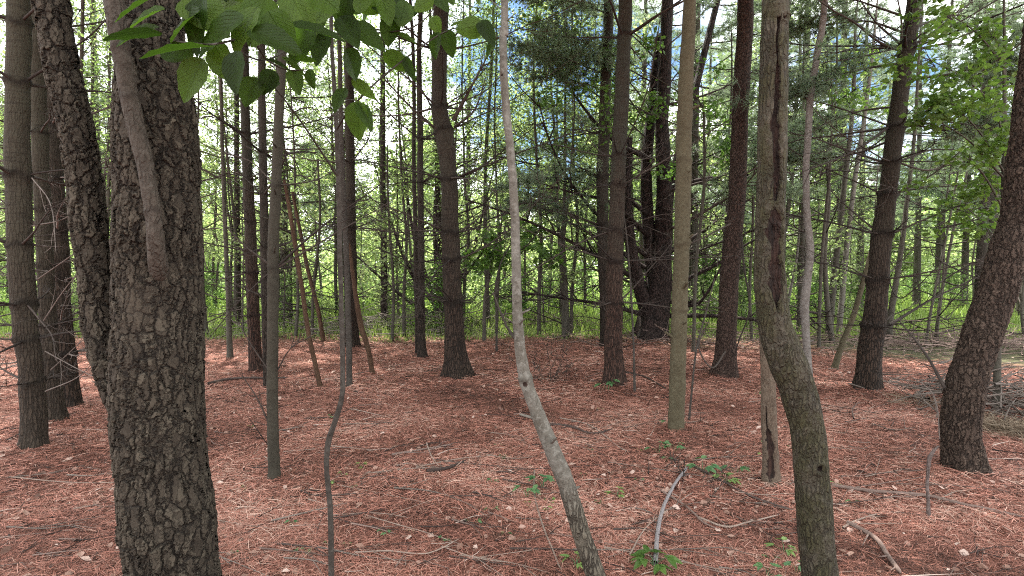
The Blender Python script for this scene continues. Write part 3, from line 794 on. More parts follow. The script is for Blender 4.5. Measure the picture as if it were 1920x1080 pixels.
for k, (lab, x, y0, w0) in enumerate([('tall straight pine trunk far behind the slim reddish pine', 448, 612, 15), ('tall straight pine trunk between the dark pine and the slim twin pines', 722, 612, 15)]):  # added pines; their unseen high crowns keep the sun off the floor
    tree('added_shade_pine', lab, 'tree', [(x, y0, w0 * 1.2), (x - 2, y0 - 60, w0), (x - 4, 300, w0 * .8), (x - 5, 0, w0 * .65)], M['pinedim'], 15, 14, .08, [330 + 20 * k, 430, 500], .3, cs=1.5, branches=4, bl=1.8)

# grey leaning tree
PL, SL, bL, YL = tree('leaning_tree', 'slender grey leaning tree with a furrowed foot in the front middle', 'tree',
     [(1145, 1128, 46), (1113, 1070, 41), (1085, 990, 38), (1060, 910, 36), (1030, 835, 33), (1006, 775, 29), (986, 718, 27), (975, 660, 23.5), (970, 600, 22), (968, 530, 20.5), (965, 400, 19), (957, 290, 17.5), (946, 180, 16.5), (943, 60, 15), (946, 0, 14.5)],
     M['grey'], 6, 44, .009, [at_ for at_ in (712,)], .1, crown='leaf', cs=.7, cz=4.3, lump=.06, stubs=8,
     ridge=lambda z: np.clip((.62 - z) / .25, 0, 1), knots=((at(0, 712, 2.4)[2], 4.5, .022), (at(0, 160, 2.4)[2], 4.2, .012)))
pxbranch(PL, bL, [(976, 650, YL), (950, 615, YL - .02), (922, 545, YL - .05)], .008, .003, M['darkstem'], 'dead_branch', 6, .04, 2, 3)

# --- middle right
PM, SM, bM, YM = tree('pine_tree', 'reddish pine with a greenish upper trunk right of the grey leaning tree', 'tree',
     [(1153, 725, 45), (1151, 680, 39), (1150, 600, 37), (1155, 450, 34), (1160, 300, 31), (1166, 150, 29), (1172, 0, 28)], M['pinered'], 12, 56, .02, [65, 290, 345, 430, 487, 565], .55, branches=6, bl=2.0)
tree('pine_tree', 'dark pine just behind the reddish pine with the greenish top', 'tree',
     [(1141, 650, 30), (1136, 560, 27), (1130, 420, 25), (1130, 300, 24), (1136, 150, 22), (1142, 0, 20)], M['pinedim'], 11, 24, .05, [250, 330, 420], .5, branches=5, bl=2.0)
PN, SN, bN, YN = tree('wolf_pine', 'massive dark many limbed pine at the back of the floor', 'tree',
     [(1222, 634, 70), (1227, 600, 60), (1234, 540, 54), (1240, 470, 42), (1244, 380, 34), (1243, 280, 30), (1243, 180, 28), (1248, 80, 25), (1250, 0, 23)], M['darkscale'], 13, 40, .05, (), .45, crown='pine', lump=.08, cs=1.7)
for k, (t3, r0, r1) in enumerate([(([1215, 590, 0], [1195, 520, -.2], [1182, 450, -.3], [1176, 370, -.2], [1180, 250, 0]), .15, .06), (([1225, 540, .1], [1216, 430, .1], [1212, 320, .2], [1222, 200, .3], [1238, 60, .3]), .14, .09),
                                  (([1250, 420, 0], [1262, 330, .2], [1300, 180, .4], [1330, 60, .6], [1350, -20, .7]), .09, .06)]):
    pxbranch(PN, bN, [(x, y, YN + o) for x, y, o in t3], r0, r1, M['darkscale'], 'stem', 14, .08, 0, k)
LIM = [([1210, 530, 0], [1140, 490, -.6], [1050, 440, -1.4], [960, 400, -2.0], [870, 370, -2.4]), ([1215, 480, 0], [1130, 410, -.4], [1070, 340, -.8], [1030, 260, -1.2], [1008, 180, -1.4]), ([1215, 590, 0], [1140, 570, -.6], [1050, 556, -1.2], [950, 540, -2]),
       ([1255, 540, 0], [1300, 515, -.3], [1350, 490, -.5], [1410, 450, -.6], [1470, 430, -.8]), ([1255, 470, 0], [1320, 430, .2], [1390, 380, .3], [1480, 340, .3]), ([1210, 500, 0], [1130, 450, .3], [1040, 400, .6], [960, 360, .7]),
       ([1250, 590, 0], [1340, 590, -.5], [1440, 598, -1], [1560, 590, -1.5]), ([1225, 300, 0], [1150, 260, -.3], [1080, 180, -.6], [1030, 90, -.8]), ([1215, 400, 0], [1120, 330, .6], [1020, 310, 1.0], [930, 290, 1.2]), ([1255, 350, 0], [1340, 330, .4], [1420, 330, .6], [1500, 310, .6]),
       ([1215, 440, 0], [1150, 380, -.8], [1080, 360, -1.3], [1010, 340, -1.7]), ([1245, 560, 0], [1300, 570, -.4], [1330, 540, -.7], [1365, 470, -.8])]
for k, t3 in enumerate(LIM):
    pxbranch(PN, bN, [(x, y, YN + o) for x, y, o in t3], .055, .010, M['darkscale'], 'limb', 7, .08, 12, 110 + k)

rg = np.random.default_rng(77)
for k in range(9):
    z = rg.uniform(1.0, 5.2); c, r_ = axis_at(SN, z); a = rg.uniform(0, 6.28); d = np.array([math.cos(a), math.sin(a) * .7, rg.normal(.02, .2)])
    dead_branch('dead_branch', PN, c, d, rg.uniform(1.6, 3.6), rg.uniform(.018, .034), M['deadtwig'], rg.normal(-.05, .25), int(rg.integers(12, 20)), int(rg.integers(1e6)))
tree('smooth_tree', 'pale tan smooth trunk standing in the middle right of the floor', 'tree',
     [(1267, 812, 36), (1268, 770, 34), (1270, 700, 34), (1275, 550, 32.5), (1280, 400, 32.5), (1283, 250, 32), (1287, 120, 30), (1293, 0, 27)], M['tan'], 9, 44, .02, [300, 455, 580], .12, crown='leaf', cs=.9, lump=.03, stubs=7)
PP, SP, bP, YP = tree('scaly_tree', 'dark red scaly trunk between the tan trunk and the mossy trunk', 'tree',
     [(1354, 712, 50), (1358, 670, 44), (1363, 600, 42), (1372, 480, 40), (1383, 350, 36), (1388, 200, 34), (1395, 80, 34), (1398, 0, 34)], M['redscale'], 12, 50, .02, (), .5, crown='pine', lump=.05)
for k, t3 in enumerate([([1390, 440, 0], [1395, 500, -.1], [1405, 580, -.2], [1385, 640, -.1], [1378, 668, 0]), ([1360, 660, 0], [1335, 690, -.2], [1310, 650, -.1], [1330, 600, .1]), ([1370, 420, 0], [1310, 450, -.3], [1260, 470, -.5]), ([1388, 330, 0], [1440, 310, -.2], [1490, 330, -.4])]):
    pxbranch(PP, bP, [(x, y, YP - .15 + o) for x, y, o in t3], .013, .007, M['deadtwig'], 'dead_branch', 6, .05, 1, 130 + k)


def snag_cav(z, a, R):
    rag = 1 + .25 * np.sin(z * 29 + a) + .15 * np.sin(z * 71) + .1 * np.sin(z * 133)
    da = (a - 4.30 - .12 * np.sin(z * 8) + np.pi) % (2 * np.pi) - np.pi
    return 1.25 * np.exp(-(da / (.48 * rag)) ** 2) * np.exp(-((z - .24) / .17) ** 4) + .9 * np.exp(-((da + .2) / (.12 * rag)) ** 2) * np.exp(-((z - .46) / .12) ** 4)


tree('snag', 'short dead trunk with red rot right behind the mossy trunk', 'dead tree',
     [(1446, 908, 44), (1444, 860, 36), (1442, 780, 33), (1440, 700, 29), (1436, 630, 26), (1436, 560, 20)], M['snag'], 0, 44, .012, (), .25, crown=None, lump=.06, cav=snag_cav)


def moss_cav(z, a, R):
    c0 = 4.60 + .10 * np.sin(z * 5) + .05 * np.sin(z * 17 + 1) + .03 * np.sin(z * 41)
    da = (a - c0 + np.pi) % (2 * np.pi) - np.pi
    rag = 1 + .22 * np.sin(z * 23) + .14 * np.sin(z * 57 + 2 * a) + .1 * np.sin(z * 101)
    w = (.50 * np.exp(-((z - 1.56) / .19) ** 4) + .26 * np.exp(-((z - 1.95) / .27) ** 4) * (1 + .3 * np.sin(z * 31)) + .10 * np.exp(-((z - 2.35) / .3) ** 4)) * rag
    return 1.3 * np.exp(-(da / np.maximum(w, .02)) ** 2) * np.clip((w - .03) / .06, 0, 1) * (1 - .75 * np.exp(-((z - 1.765) / .035) ** 2))


PQ, SQ, bQ, YQ = tree('mossy_tree', 'mossy bent trunk with a long bark wound in the right foreground', 'tree',
     [(1546, 1150, 86), (1540, 1080, 78), (1533, 1000, 76), (1525, 900, 75), (1514, 800, 74), (1497, 725, 78), (1472, 655, 77), (1452, 590, 69), (1445, 500, 65), (1445, 410, 62), (1449, 250, 59), (1452, 100, 57), (1453, 0, 55), (1453, -50, 54)],
     M['moss'], 6.5, 120, .006, (), .12, crown='leaf', cs=.9, cz=4.3, lump=.035, cav=moss_cav, knots=((at(0, 853, 2.27)[2], 4.75, .022), (at(0, 422, 2.27)[2], 4.6, .03), (at(0, 40, 2.27)[2], 5.1, .018)))

tree('pale_tree', 'pale wavy slender trunk rising behind the mossy trunk', 'tree',
     [(1522, 745, 19), (1516, 690, 17), (1511, 620, 17), (1509, 575, 20), (1514, 530, 18), (1519, 470, 17), (1513, 400, 15.5), (1511, 330, 15), (1515, 250, 15), (1521, 170, 15), (1535, 90, 15), (1546, 0, 14)], M['pale'], 8, 28, .02, [180, 375, 487], .1, crown='leaf', cs=.7, lump=.07, stubs=6)
PT, ST, bT, YT = tree('pine_tree', 'stout pine leaning right between the pale wavy trunk and the right edge tree', 'tree',
     [(1624, 740, 62), (1629, 690, 54), (1640, 600, 50), (1655, 450, 44), (1668, 330, 40), (1684, 210, 39), (1696, 110, 37), (1715, 0, 34)], M['pine'], 12, 64, .018, [85, 95, 240, 305, 365, 440, 525, 612], .5, branches=6, bl=1.9)
for k, (t3, r0) in enumerate([(([1690, 85, 0], [1640, 40, -.3], [1600, -20, -.4]), .016), (([1705, 80, 0], [1760, 45, -.2], [1830, 0, -.3]), .014), (([1688, 90, 0], [1600, 110, -.4], [1530, 120, -.6]), .010), (([1690, 85, 0], [1690, 40, -.1], [1680, -20, -.2]), .016),
                              (([1700, 95, 0], [1780, 85, .2], [1880, 100, .3]), .010), (([1665, 240, 0], [1600, 285, -.4], [1500, 325, -.9]), .020), (([1690, 240, 0], [1770, 230, -.3], [1850, 240, -.5]), .012), (([1650, 440, 0], [1590, 390, .3], [1540, 340, .5]), .013),
                              (([1665, 525, 0], [1690, 560, -.4], [1760, 500, -.8]), .009), (([1668, 610, 0], [1760, 555, .3], [1868, 505, .4]), .020), (([1670, 365, 0], [1740, 350, .2], [1820, 345, .4]), .008)]):
    pxbranch(PT, bT, [(x, y, YT + o) for x, y, o in t3], r0, .004, M['deadtwig'], 'dead_branch', 6, .06, 8, 150 + k)

# right edge big leaning tree
YU = 3.75
bU = ground(1808, 895); bU[2] = 0; YU = bU[1]
rU = thing('leaning_scaly_tree', (bU[0], bU[1], float(gz0(bU[0], bU[1]))), 'thick scaly trunk leaning out of frame at the right edge', 'tree')
rows = trunk_axis([(1812, 905, 104), (1803, 850, 92), (1797, 790, 86), (1808, 720, 84), (1832, 650, 86), (1852, 595, 88), (1873, 540, 88), (1896, 460, 86), (1914, 400, 84), (1929, 250, 82), (1944, 130, 80), (1960, 0, 78)], YU, bU, 11)
mb = MB(); S_U = trunk_mesh(mb, rows, 130, .0085, 21, (), .28, .04, zvis=3.6)
mb.build('trunk', M['scaly'], rU)
add_crown(rU, S_U, 4.6, 'pine', 1.0, 1.3)
pxbranch(rU, bU, [(1772, 725, YU), (1735, 660, YU + .2), (1680, 590, YU + .5)], .012, .004, M['deadtwig'], 'dead_branch', 6, .05, 6, 171)
pxbranch(rU, bU, [(1762, 820, YU - .05), (1752, 740, YU - .1), (1705, 700, YU - .12)], .0035, .002, M['paletwig'], 'dry_twig', 5, .05, 1, 172)

tree('dead_stub', 'short upright dead grey stick in front of the right edge tree', 'dead sapling',
     [(1742, 964, 13), (1741, 935, 9.5), (1739, 905, 9), (1741, 875, 9), (1743, 852, 10.5), (1752, 836, 8), (1760, 828, 5)], M['stubbark'], 0, 16, .012, (), .25, crown=None, lump=.08)
# slim trees at the back right
BR = [('slim dark trunk behind the pale wavy trunk', [(1553, 628, 18), (1560, 560, 16), (1572, 450, 14), (1585, 330, 12), (1600, 180, 10)], 'bgbark'),
      ('grey trunk forking beside the slim dark trunk behind the pale wavy trunk', [(1572, 622, 14), (1578, 560, 13), (1590, 440, 12), (1605, 320, 11), (1630, 150, 9)], 'bgbarkpale'),
      ('tan stem leaning right between the pale wavy trunk and the stout pine', [(1562, 688, 16), (1580, 640, 14), (1600, 590, 13), (1620, 520, 12), (1640, 440, 10), (1665, 330, 8)], 'tan'),
      ('dark trunk hugging the right side of the stout leaning pine', [(1664, 640, 18), (1672, 580, 15), (1688, 480, 12), (1700, 380, 11), (1715, 250, 9)], 'bgbark'),
      ('dark straight trunk seen just left of the right edge tree', [(1835, 612, 30), (1836, 560, 26), (1842, 450, 24), (1848, 300, 22), (1850, 100, 19)], 'pinedim'),
      ('dark trunk close behind the left side of the pale wavy trunk', [(1497, 622, 13), (1500, 560, 12), (1504, 450, 11), (1508, 300, 9)], 'bgbark'),
      ('thin grey stem in the bright gap right of the stout pine', [(1735, 652, 8), (1746, 580, 7), (1775, 440, 6), (1800, 300, 5)], 'bgbark'),
      ('second thin stem in the bright gap, leaning towards the right edge tree', [(1752, 648, 9), (1764, 560, 8), (1790, 420, 7), (1826, 260, 5)], 'bgbark'),
      ('thin dark sapling right of the reddish pine with the greenish top', [(1190, 738, 7), (1188, 650, 5), (1184, 560, 5), (1178, 470, 4), (1170, 400, 3)], 'darkstem'),
      ('thin bent sapling between the tan trunk and the dark red scaly trunk', [(1291, 788, 6), (1300, 700, 5), (1308, 640, 5), (1325, 580, 4), (1340, 520, 3)], 'darkstem')]
for lab, px_, mt in BR:
    tree('slim_tree', lab, 'tree', px_, M[mt], (8 if px_[0][2] > 8 else 0), 12, .05, (), .25, crown=None, lump=.06)

# ------------------------------------------------------------------ broad leaves hanging over the top left
def leafy_limb(root, base, pix, r0, name='branch'):
    return pxbranch(root, base, pix, r0, .0022, M['darkstem'], name, 6, .03)


lf = MB()


def put_leaf(px, py, Y, ln, ang, wf=.72, tilt=.5, curl=.25):
    """px,py = where the stalk meets the blade, ang = picture angle the tip points to (0 right, 90 down)"""
    b = at(px, py, Y) - bH; L = ln / F * Y
    d = np.array([math.cos(math.radians(ang)), rng.normal(0, .3), -math.sin(math.radians(ang))])
    nrm = np.array([rng.normal(0, .3), -tilt * rng.choice([1, 1, -1]), 1 - tilt * .5])
    big_leaf(lf, b, d, nrm, L, L * wf, curl)


for (x, y, Y, l, a, wf, tl) in [
    (395, 85, 1.25, 150, 178, .42, .25), (300, 60, 1.3, 110, 175, .35, .2), (372, 20, 1.3, 110, 160, .7, .8), (455, 30, 1.3, 130, 150, .7, .9), (380, 110, 1.3, 95, 120, .8, 1.0), (330, 75, 1.35, 80, 70, .9, .9),
    (445, 95, 1.25, 85, 96, .82, 1.2), (400, 80, 1.35, 95, 60, .8, .9), (470, 55, 1.3, 110, 20, .7, .8), (505, 20, 1.35, 95, 60, .8, 1.0), (420, 20, 1.4, 120, 10, .7, .7), (350, -5, 1.35, 120, 40, .8, .9), (500, -10, 1.4, 110, 110, .8, .9),
    (480, 145, 1.45, 68, 100, .9, 1.0), (512, 130, 1.45, 55, 110, .8, .8), (498, 108, 1.4, 55, 20, .5, .4), (530, 105, 1.5, 55, 35, .5, .5), (555, 108, 1.5, 42, 5, .5, .4), (580, 128, 1.5, 34, 80, .75, 1.0), (525, 155, 1.5, 45, 150, .6, .6), (548, 130, 1.5, 48, 70, .7, .8),
    (600, 40, 1.9, 70, 150, .75, .9), (612, 60, 1.9, 60, 110, .8, 1), (640, 30, 1.9, 62, 60, .8, .9), (660, 45, 1.95, 70, 35, .7, .9), (700, 10, 2.0, 62, 20, .7, .9), (650, 90, 1.95, 60, 70, .75, .9), (735, 30, 2.0, 50, 100, .85, 1.1), (745, 62, 2.0, 36, 20, .6, .6), (720, 5, 2.0, 60, 170, .7, .9),
    (648, 165, 2.0, 48, 115, .75, .9), (660, 150, 2.0, 56, 35, .5, .8), (672, 190, 1.95, 66, 95, .85, 1.15), (672, 192, 1.95, 60, 60, .5, .7), (720, 100, 2.05, 55, 25, .7, .9), (760, 105, 2.05, 45, 70, .5, .8),
    (820, 60, 2.1, 44, 100, .8, 1.1), (838, 55, 2.1, 46, 80, .75, 1.1), (812, 30, 2.1, 32, 70, .9, 1), (845, 48, 2.1, 40, -20, .45, .6), (905, 45, 2.1, 52, 160, .85, 1.1), (900, 38, 2.1, 54, 60, .6, .9), (925, 75, 2.1, 30, 120, .6, .8),
    (760, 0, 2.0, 55, 100, .8, .9), (790, 15, 2.05, 50, 150, .7, .8), (590, 0, 1.9, 70, 90, .8, 1), (560, 10, 1.8, 80, 120, .75, .9), (540, -20, 1.7, 90, 60, .75, .9)]:
    put_leaf(x, y, Y, l * (.86 if x < 540 else 1), a, wf, tl)
for k in range(15):
    x = rng.uniform(270, 600); y = rng.uniform(-60, 60)
    put_leaf(x, y, rng.uniform(1.3, 1.6), rng.uniform(60, 110), rng.uniform(0, 180), rng.uniform(.6, .8), rng.uniform(.5, 1.1))
for k in range(15):
    put_leaf(rng.uniform(560, 930), rng.uniform(-60, 12), rng.uniform(1.8, 2.1), rng.uniform(45, 75), rng.uniform(0, 180), rng.uniform(.6, .8), rng.uniform(.5, 1.1))
lf.build('foliage', M['bigleaf'], PH)
for pixs, r0 in [([(621, -20, YH), (540, 20, 1.8), (470, 60, 1.4), (400, 80, 1.28), (330, 75, 1.3)], .007), ([(622, 60, YH), (560, 80, 1.8), (500, 110, 1.5), (445, 95, 1.3)], .005), ([(470, 60, 1.4), (500, 110, 1.45), (545, 130, 1.5), (582, 128, 1.5)], .004),
                 ([(625, 28, YH), (690, 12, 2.1), (760, -30, 2.1)], .006), ([(626, 62, YH), (735, 58, 2.0), (790, 40, 2.0), (830, -10, 2.0)], .005), ([(632, 240, YH), (655, 205, 2.05), (720, 140, 2.05), (830, 60, 2.1), (900, 45, 2.1)], .005), ([(632, 200, YH), (655, 185, 2.0), (672, 190, 1.95)], .003)]:
    leafy_limb(PH, bH, pixs, r0)
pxbranch(PH, bH, [(634, 330, YH), (560, 220, 2.0), (505, 150, 1.6)], .005, .002, M['darkstem'], 'branch', 5, .05)


# ------------------------------------------------------------------ leafy undergrowth trees with crowns placed where the photo shows them
def clustered_sapling(name, label, pix, mat, clusters, leafmat, size, top=0, seed=0, group=None, fold=.15):
    root, S, base, Y = tree(name, label, 'sapling', pix, mat, top, 12, .06, (), .2, crown=None, lump=.05, seed=seed + 1)
    rg = np.random.default_rng(seed); lm = MB()
    br = MB()
    for (px, py, dY, rx, ry, n) in clusters:
        c = at(px, py, Y + dY) - base; ex = np.array([rx / F * Y, rx / F * Y * .8, ry / F * Y])
        m = max(3, n // 28)
        sub = c + rg.normal(0, .5, (m, 3)) * ex
        a = S[np.argmin(np.abs(S[:, 2] - max(.4, c[2] - .5))), :3]
        tube(br, [a, (a + c) / 2 + [0, 0, .08], c], .012, .004, 5, .1)
        for s_ in sub: tube(br, [c + (a - c) * .2, (c + s_) / 2 + rg.normal(0, .03, 3), s_], .004, .0015, 4, .12)
        n = int(n * 1.4); C = sub[rg.integers(0, m, n)] + rg.normal(0, .42, (n, 3)) * ex * .55
        D = rg.normal(size=(n, 3)) * [1, 1, .45] + [0, 0, -.25]
        V, Q, f = leaf_quads(C, D, size, .68, fold, rg); lm.add(V, Q, f)
    br.build('limb_framework', mat, root)
    lm.build('crown', leafmat, root, smooth=False)
    return root


clustered_sapling('maple_sapling', 'bright green maple with drooping leaves behind the right edge tree', [(1868, 770, 20), (1872, 600, 16), (1880, 400, 13), (1884, 200, 10)], M['bgbark'],
    [(1850, 150, -.4, 70, 60, 260), (1780, 190, -.6, 70, 45, 230), (1890, 260, -.2, 60, 50, 200), (1740, 215, -.5, 50, 28, 110), (1720, 100, -.2, 60, 50, 120), (1860, 50, 0, 70, 50, 220), (1800, 285, -.3, 70, 40, 150), (1870, 340, 0, 50, 40, 120), (1800, 380, .3, 60, 40, 140), (1840, 430, .3, 60, 40, 140), (1770, 20, 0, 60, 30, 100)], M['maple'], .068, 4.5, 31)
clustered_sapling('broadleaf_sapling', 'broad leaved sapling with green leaf clusters behind the grey leaning tree', [(908, 640, 9), (910, 560, 8), (925, 480, 7), (940, 420, 6)], M['bgbark'],
    [(900, 445, -.3, 40, 28, 90), (1000, 465, -.4, 55, 25, 120), (940, 490, -.2, 45, 25, 80), (880, 480, -.2, 30, 30, 60), (1040, 490, -.3, 30, 20, 45), (960, 430, 0, 60, 30, 70)], M['leafdark'], .13, 0, 32)
clustered_sapling('broadleaf_sapling', 'young broadleaf with fresh green leaves among the pine boughs above the tan trunk', [(1300, 660, 9), (1305, 500, 8), (1320, 350, 7), (1320, 200, 6)], M['bgbark'],
    [(1330, 240, -.3, 50, 45, 130), (1345, 300, 0, 40, 40, 120), (1310, 130, 0, 40, 40, 90), (1225, 210, 0, 50, 60, 150), (1150, 190, -.4, 40, 50, 140), (1060, 60, .3, 70, 50, 180), (1040, 150, .3, 60, 50, 150), (1200, 60, 0, 50, 50, 110), (1260, 290, .4, 40, 40, 80)], M['leafdark'], .085, 4.5, 33)
clustered_sapling('broadleaf_sapling', 'young broadleaf with vivid leaves between the mossy trunk and the stout pine', [(1535, 655, 9), (1540, 500, 8), (1555, 330, 7), (1560, 200, 6)], M['bgbark'],
    [(1600, 190, -.3, 50, 40, 150), (1560, 150, 0, 40, 40, 110), (1640, 170, 0, 40, 30, 100), (1560, 240, .3, 40, 30, 80), (1500, 250, .3, 40, 40, 80), (1620, 100, .4, 50, 40, 90)], M['maple'], .08, 4.2, 34)

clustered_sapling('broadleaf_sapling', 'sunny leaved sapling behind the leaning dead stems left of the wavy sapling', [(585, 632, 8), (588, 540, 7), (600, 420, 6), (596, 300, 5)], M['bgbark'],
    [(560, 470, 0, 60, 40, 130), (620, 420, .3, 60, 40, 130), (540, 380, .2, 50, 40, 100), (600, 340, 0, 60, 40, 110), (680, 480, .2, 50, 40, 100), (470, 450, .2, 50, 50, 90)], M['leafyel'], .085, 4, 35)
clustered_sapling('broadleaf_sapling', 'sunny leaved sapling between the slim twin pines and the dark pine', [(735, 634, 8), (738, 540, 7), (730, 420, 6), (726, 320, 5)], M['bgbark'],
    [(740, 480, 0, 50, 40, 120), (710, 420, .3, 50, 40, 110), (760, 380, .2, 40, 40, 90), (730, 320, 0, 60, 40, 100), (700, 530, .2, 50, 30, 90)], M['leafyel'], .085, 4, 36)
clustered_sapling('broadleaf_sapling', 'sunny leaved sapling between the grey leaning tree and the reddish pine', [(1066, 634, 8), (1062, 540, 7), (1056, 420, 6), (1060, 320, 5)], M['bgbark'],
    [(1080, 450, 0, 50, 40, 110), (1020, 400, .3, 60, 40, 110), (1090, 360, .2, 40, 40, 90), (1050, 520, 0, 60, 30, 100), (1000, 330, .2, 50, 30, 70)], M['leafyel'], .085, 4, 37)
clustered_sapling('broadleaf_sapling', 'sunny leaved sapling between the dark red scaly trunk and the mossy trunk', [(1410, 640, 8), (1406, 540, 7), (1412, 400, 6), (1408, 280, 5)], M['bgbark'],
    [(1400, 460, 0, 30, 40, 90), (1330, 420, .4, 40, 40, 100), (1420, 360, .2, 30, 40, 80), (1330, 330, 0, 40, 40, 90), (1590, 430, .3, 60, 50, 130), (1560, 520, .3, 50, 40, 100)], M['leafyel'], .08, 4, 38)

# ------------------------------------------------------------------ living pine boughs
def nb(root, base, pix, seed, **k):
    return bough('bough', root, np.array([at(x, y, Y) for x, y, Y in pix]) - base, k.pop('r', .018), seed, **k)


kw = dict(ntw=32, tw=.8, L=.12, w=.0072, k=24, tufts=5)
for k, t3 in enumerate([((1215, 260), (1150, 200), (1080, 150), (1000, 130)), ((1220, 330), (1140, 290), (1050, 275), (960, 290)), ((1220, 200), (1160, 130), (1090, 80), (1020, 50)), ((1240, 120), (1180, 60), (1110, 20), (1040, -10)),
                        ((1215, 380), (1130, 350), (1040, 330), (960, 345)), ((1245, 260), (1320, 200), (1400, 150), (1480, 110)), ((1250, 330), (1330, 290), (1410, 260), (1500, 240)), ((1250, 160), (1310, 90), (1380, 40), (1450, 10)),
                        ((1250, 400), (1330, 370), (1400, 350), (1500, 365)), ((1245, 90), (1300, 40), (1360, -20), (1420, -40)), ((1210, 430), (1120, 420), (1030, 380), (970, 380)), ((1240, 300), (1300, 330), (1350, 370), (1400, 420)), ((1220, 150), (1140, 110), (1060, 110), (1000, 90)), ((1215, 290), (1120, 240), (1060, 210), (1010, 200))]):
    nb(PN, bN, [(x, y, YN + (.5 if k % 2 else -.6) * i + .1) for i, (x, y) in enumerate(t3)], 200 + k, **kw)
for k, t3 in enumerate([((1690, 120), (1620, 130), (1550, 150), (1470, 190)), ((1690, 200), (1610, 210), (1530, 240), (1460, 280)), ((1690, 60), (1620, 40), (1540, 50), (1480, 60)), ((1700, 230), (1770, 245), (1840, 235), (1910, 240)), ((1700, 60), (1780, 30), (1850, 40), (1930, 60)), ((1680, 260), (1600, 290), (1520, 300), (1430, 310)), ((1700, 150), (1780, 140), (1860, 120), (1930, 130)), ((1670, 300), (1740, 320), (1800, 300), (1870, 310)), ((1690, 30), (1600, 0), (1530, -10), (1450, 0))]):
    nb(PT, bT, [(x, y, YT + (.9 + .35 * i) * (1 if k % 3 else -.2) + .5) for i, (x, y) in enumerate(t3)], 230 + k, **kw)
for k, t3 in enumerate([((1215, 230), (1150, 150), (1070, 110), (985, 75)), ((1225, 90), (1150, 30), (1070, 0), (980, -20))]):
    nb(PN, bN, [(x, y, YN - .9 * i) for i, (x, y) in enumerate(t3)], 260 + k, **kw)
for k, t3 in enumerate([((840, 250), (900, 330), (960, 340)), ((830, 330), (870, 380), (910, 360)), ((838, 180), (900, 200), (960, 250))]):
    pass

# ------------------------------------------------------------------ background: young broadleaf trees, pines, far line of trees
def proto_sapling(seed, h, r, c0, spread, nleaf, lsize, nb=22, wob=.06, lean=.05, droop=0.0):
    rg = np.random.default_rng(seed); tr = MB(); cr = MB()
    k = 9; P = np.zeros((k, 3)); P[:, 2] = np.linspace(-.05, h, k)
    P[:, 0] = np.cumsum(rg.normal(lean * .3, wob, k)); P[:, 1] = np.cumsum(rg.normal(0, wob, k)); P[:, :2] -= P[0, :2]
    S = tube(tr, P, r, r * .18, 7, .25)
    tips = []
    for i in range(nb):
        t = c0 + (1 - c0) * (i + rg.uniform()) / nb; j = min(int(t * (len(S) - 1)), len(S) - 2); q = S[j]
        a = i * 2.399 + rg.normal(0, .4); L = spread * (1.1 - .75 * (t - c0) / (1 - c0)) * rg.uniform(.5, 1.15)
        d = np.array([math.cos(a), math.sin(a), rg.uniform(.25, .9) - droop])
        T = tube(tr, [q, q + d * L * .5 + rg.normal(0, .05 * L, 3), q + d * L + [0, 0, .05 * L]], max(.007, r * .3 * (1.2 - t)), .003, 4, .2)
        for m in range(5):
            jj = rg.integers(len(T) // 3, len(T)); e = unit(d + rg.normal(0, .7, 3)); l = L * rg.uniform(.2, .5)
            tube(tr, [T[jj], T[jj] + e * l], .0045, .002, 3, .3)
            for f in (.4, .7, 1.0): tips.append(T[jj] + e * l * f)
    tips = np.array(tips)
    C = tips[rg.integers(0, len(tips), nleaf)] + rg.normal(0, .09 * spread + .03, (nleaf, 3))
    D = rg.normal(size=(nleaf, 3)) * [1, 1, .5] + [0, 0, -.3]
    V, Q, f = leaf_quads(C, D, lsize, .66, .15, rg); cr.add(V, Q, f)
    return tr, cr


SAP = []
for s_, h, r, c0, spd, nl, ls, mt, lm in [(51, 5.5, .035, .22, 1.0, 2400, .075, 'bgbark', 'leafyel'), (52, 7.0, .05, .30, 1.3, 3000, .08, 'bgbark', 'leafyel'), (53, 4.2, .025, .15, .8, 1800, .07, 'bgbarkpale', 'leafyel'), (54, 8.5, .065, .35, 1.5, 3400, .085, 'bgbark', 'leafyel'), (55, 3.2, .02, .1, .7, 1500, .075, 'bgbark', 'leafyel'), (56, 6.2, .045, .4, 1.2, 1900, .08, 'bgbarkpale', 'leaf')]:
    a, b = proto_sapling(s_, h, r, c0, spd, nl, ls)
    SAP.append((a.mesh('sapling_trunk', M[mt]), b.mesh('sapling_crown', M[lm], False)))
POLE = []
for s_, h, r in [(61, 7.5, .04), (62, 6, .028), (63, 8.5, .055)]:
    a, b = proto_sapling(s_, h, r, .45, .9, 900, .07, 26, .05)
    POLE.append((a.mesh('pole_trunk', M['bgbark']), b.mesh('pole_crown', M['leaf'], False)))
TALL = []
for s_, h, r in [(64, 9.5, .05), (65, 8.5, .04)]:
    a, b = proto_sapling(s_, h, r, .3, 1.25, 3200, .062, 40, .06)
    TALL.append((a.mesh('slender_trunk', M['bgbark']), b.mesh('slender_crown', M['leaf'], False)))
BARE = []
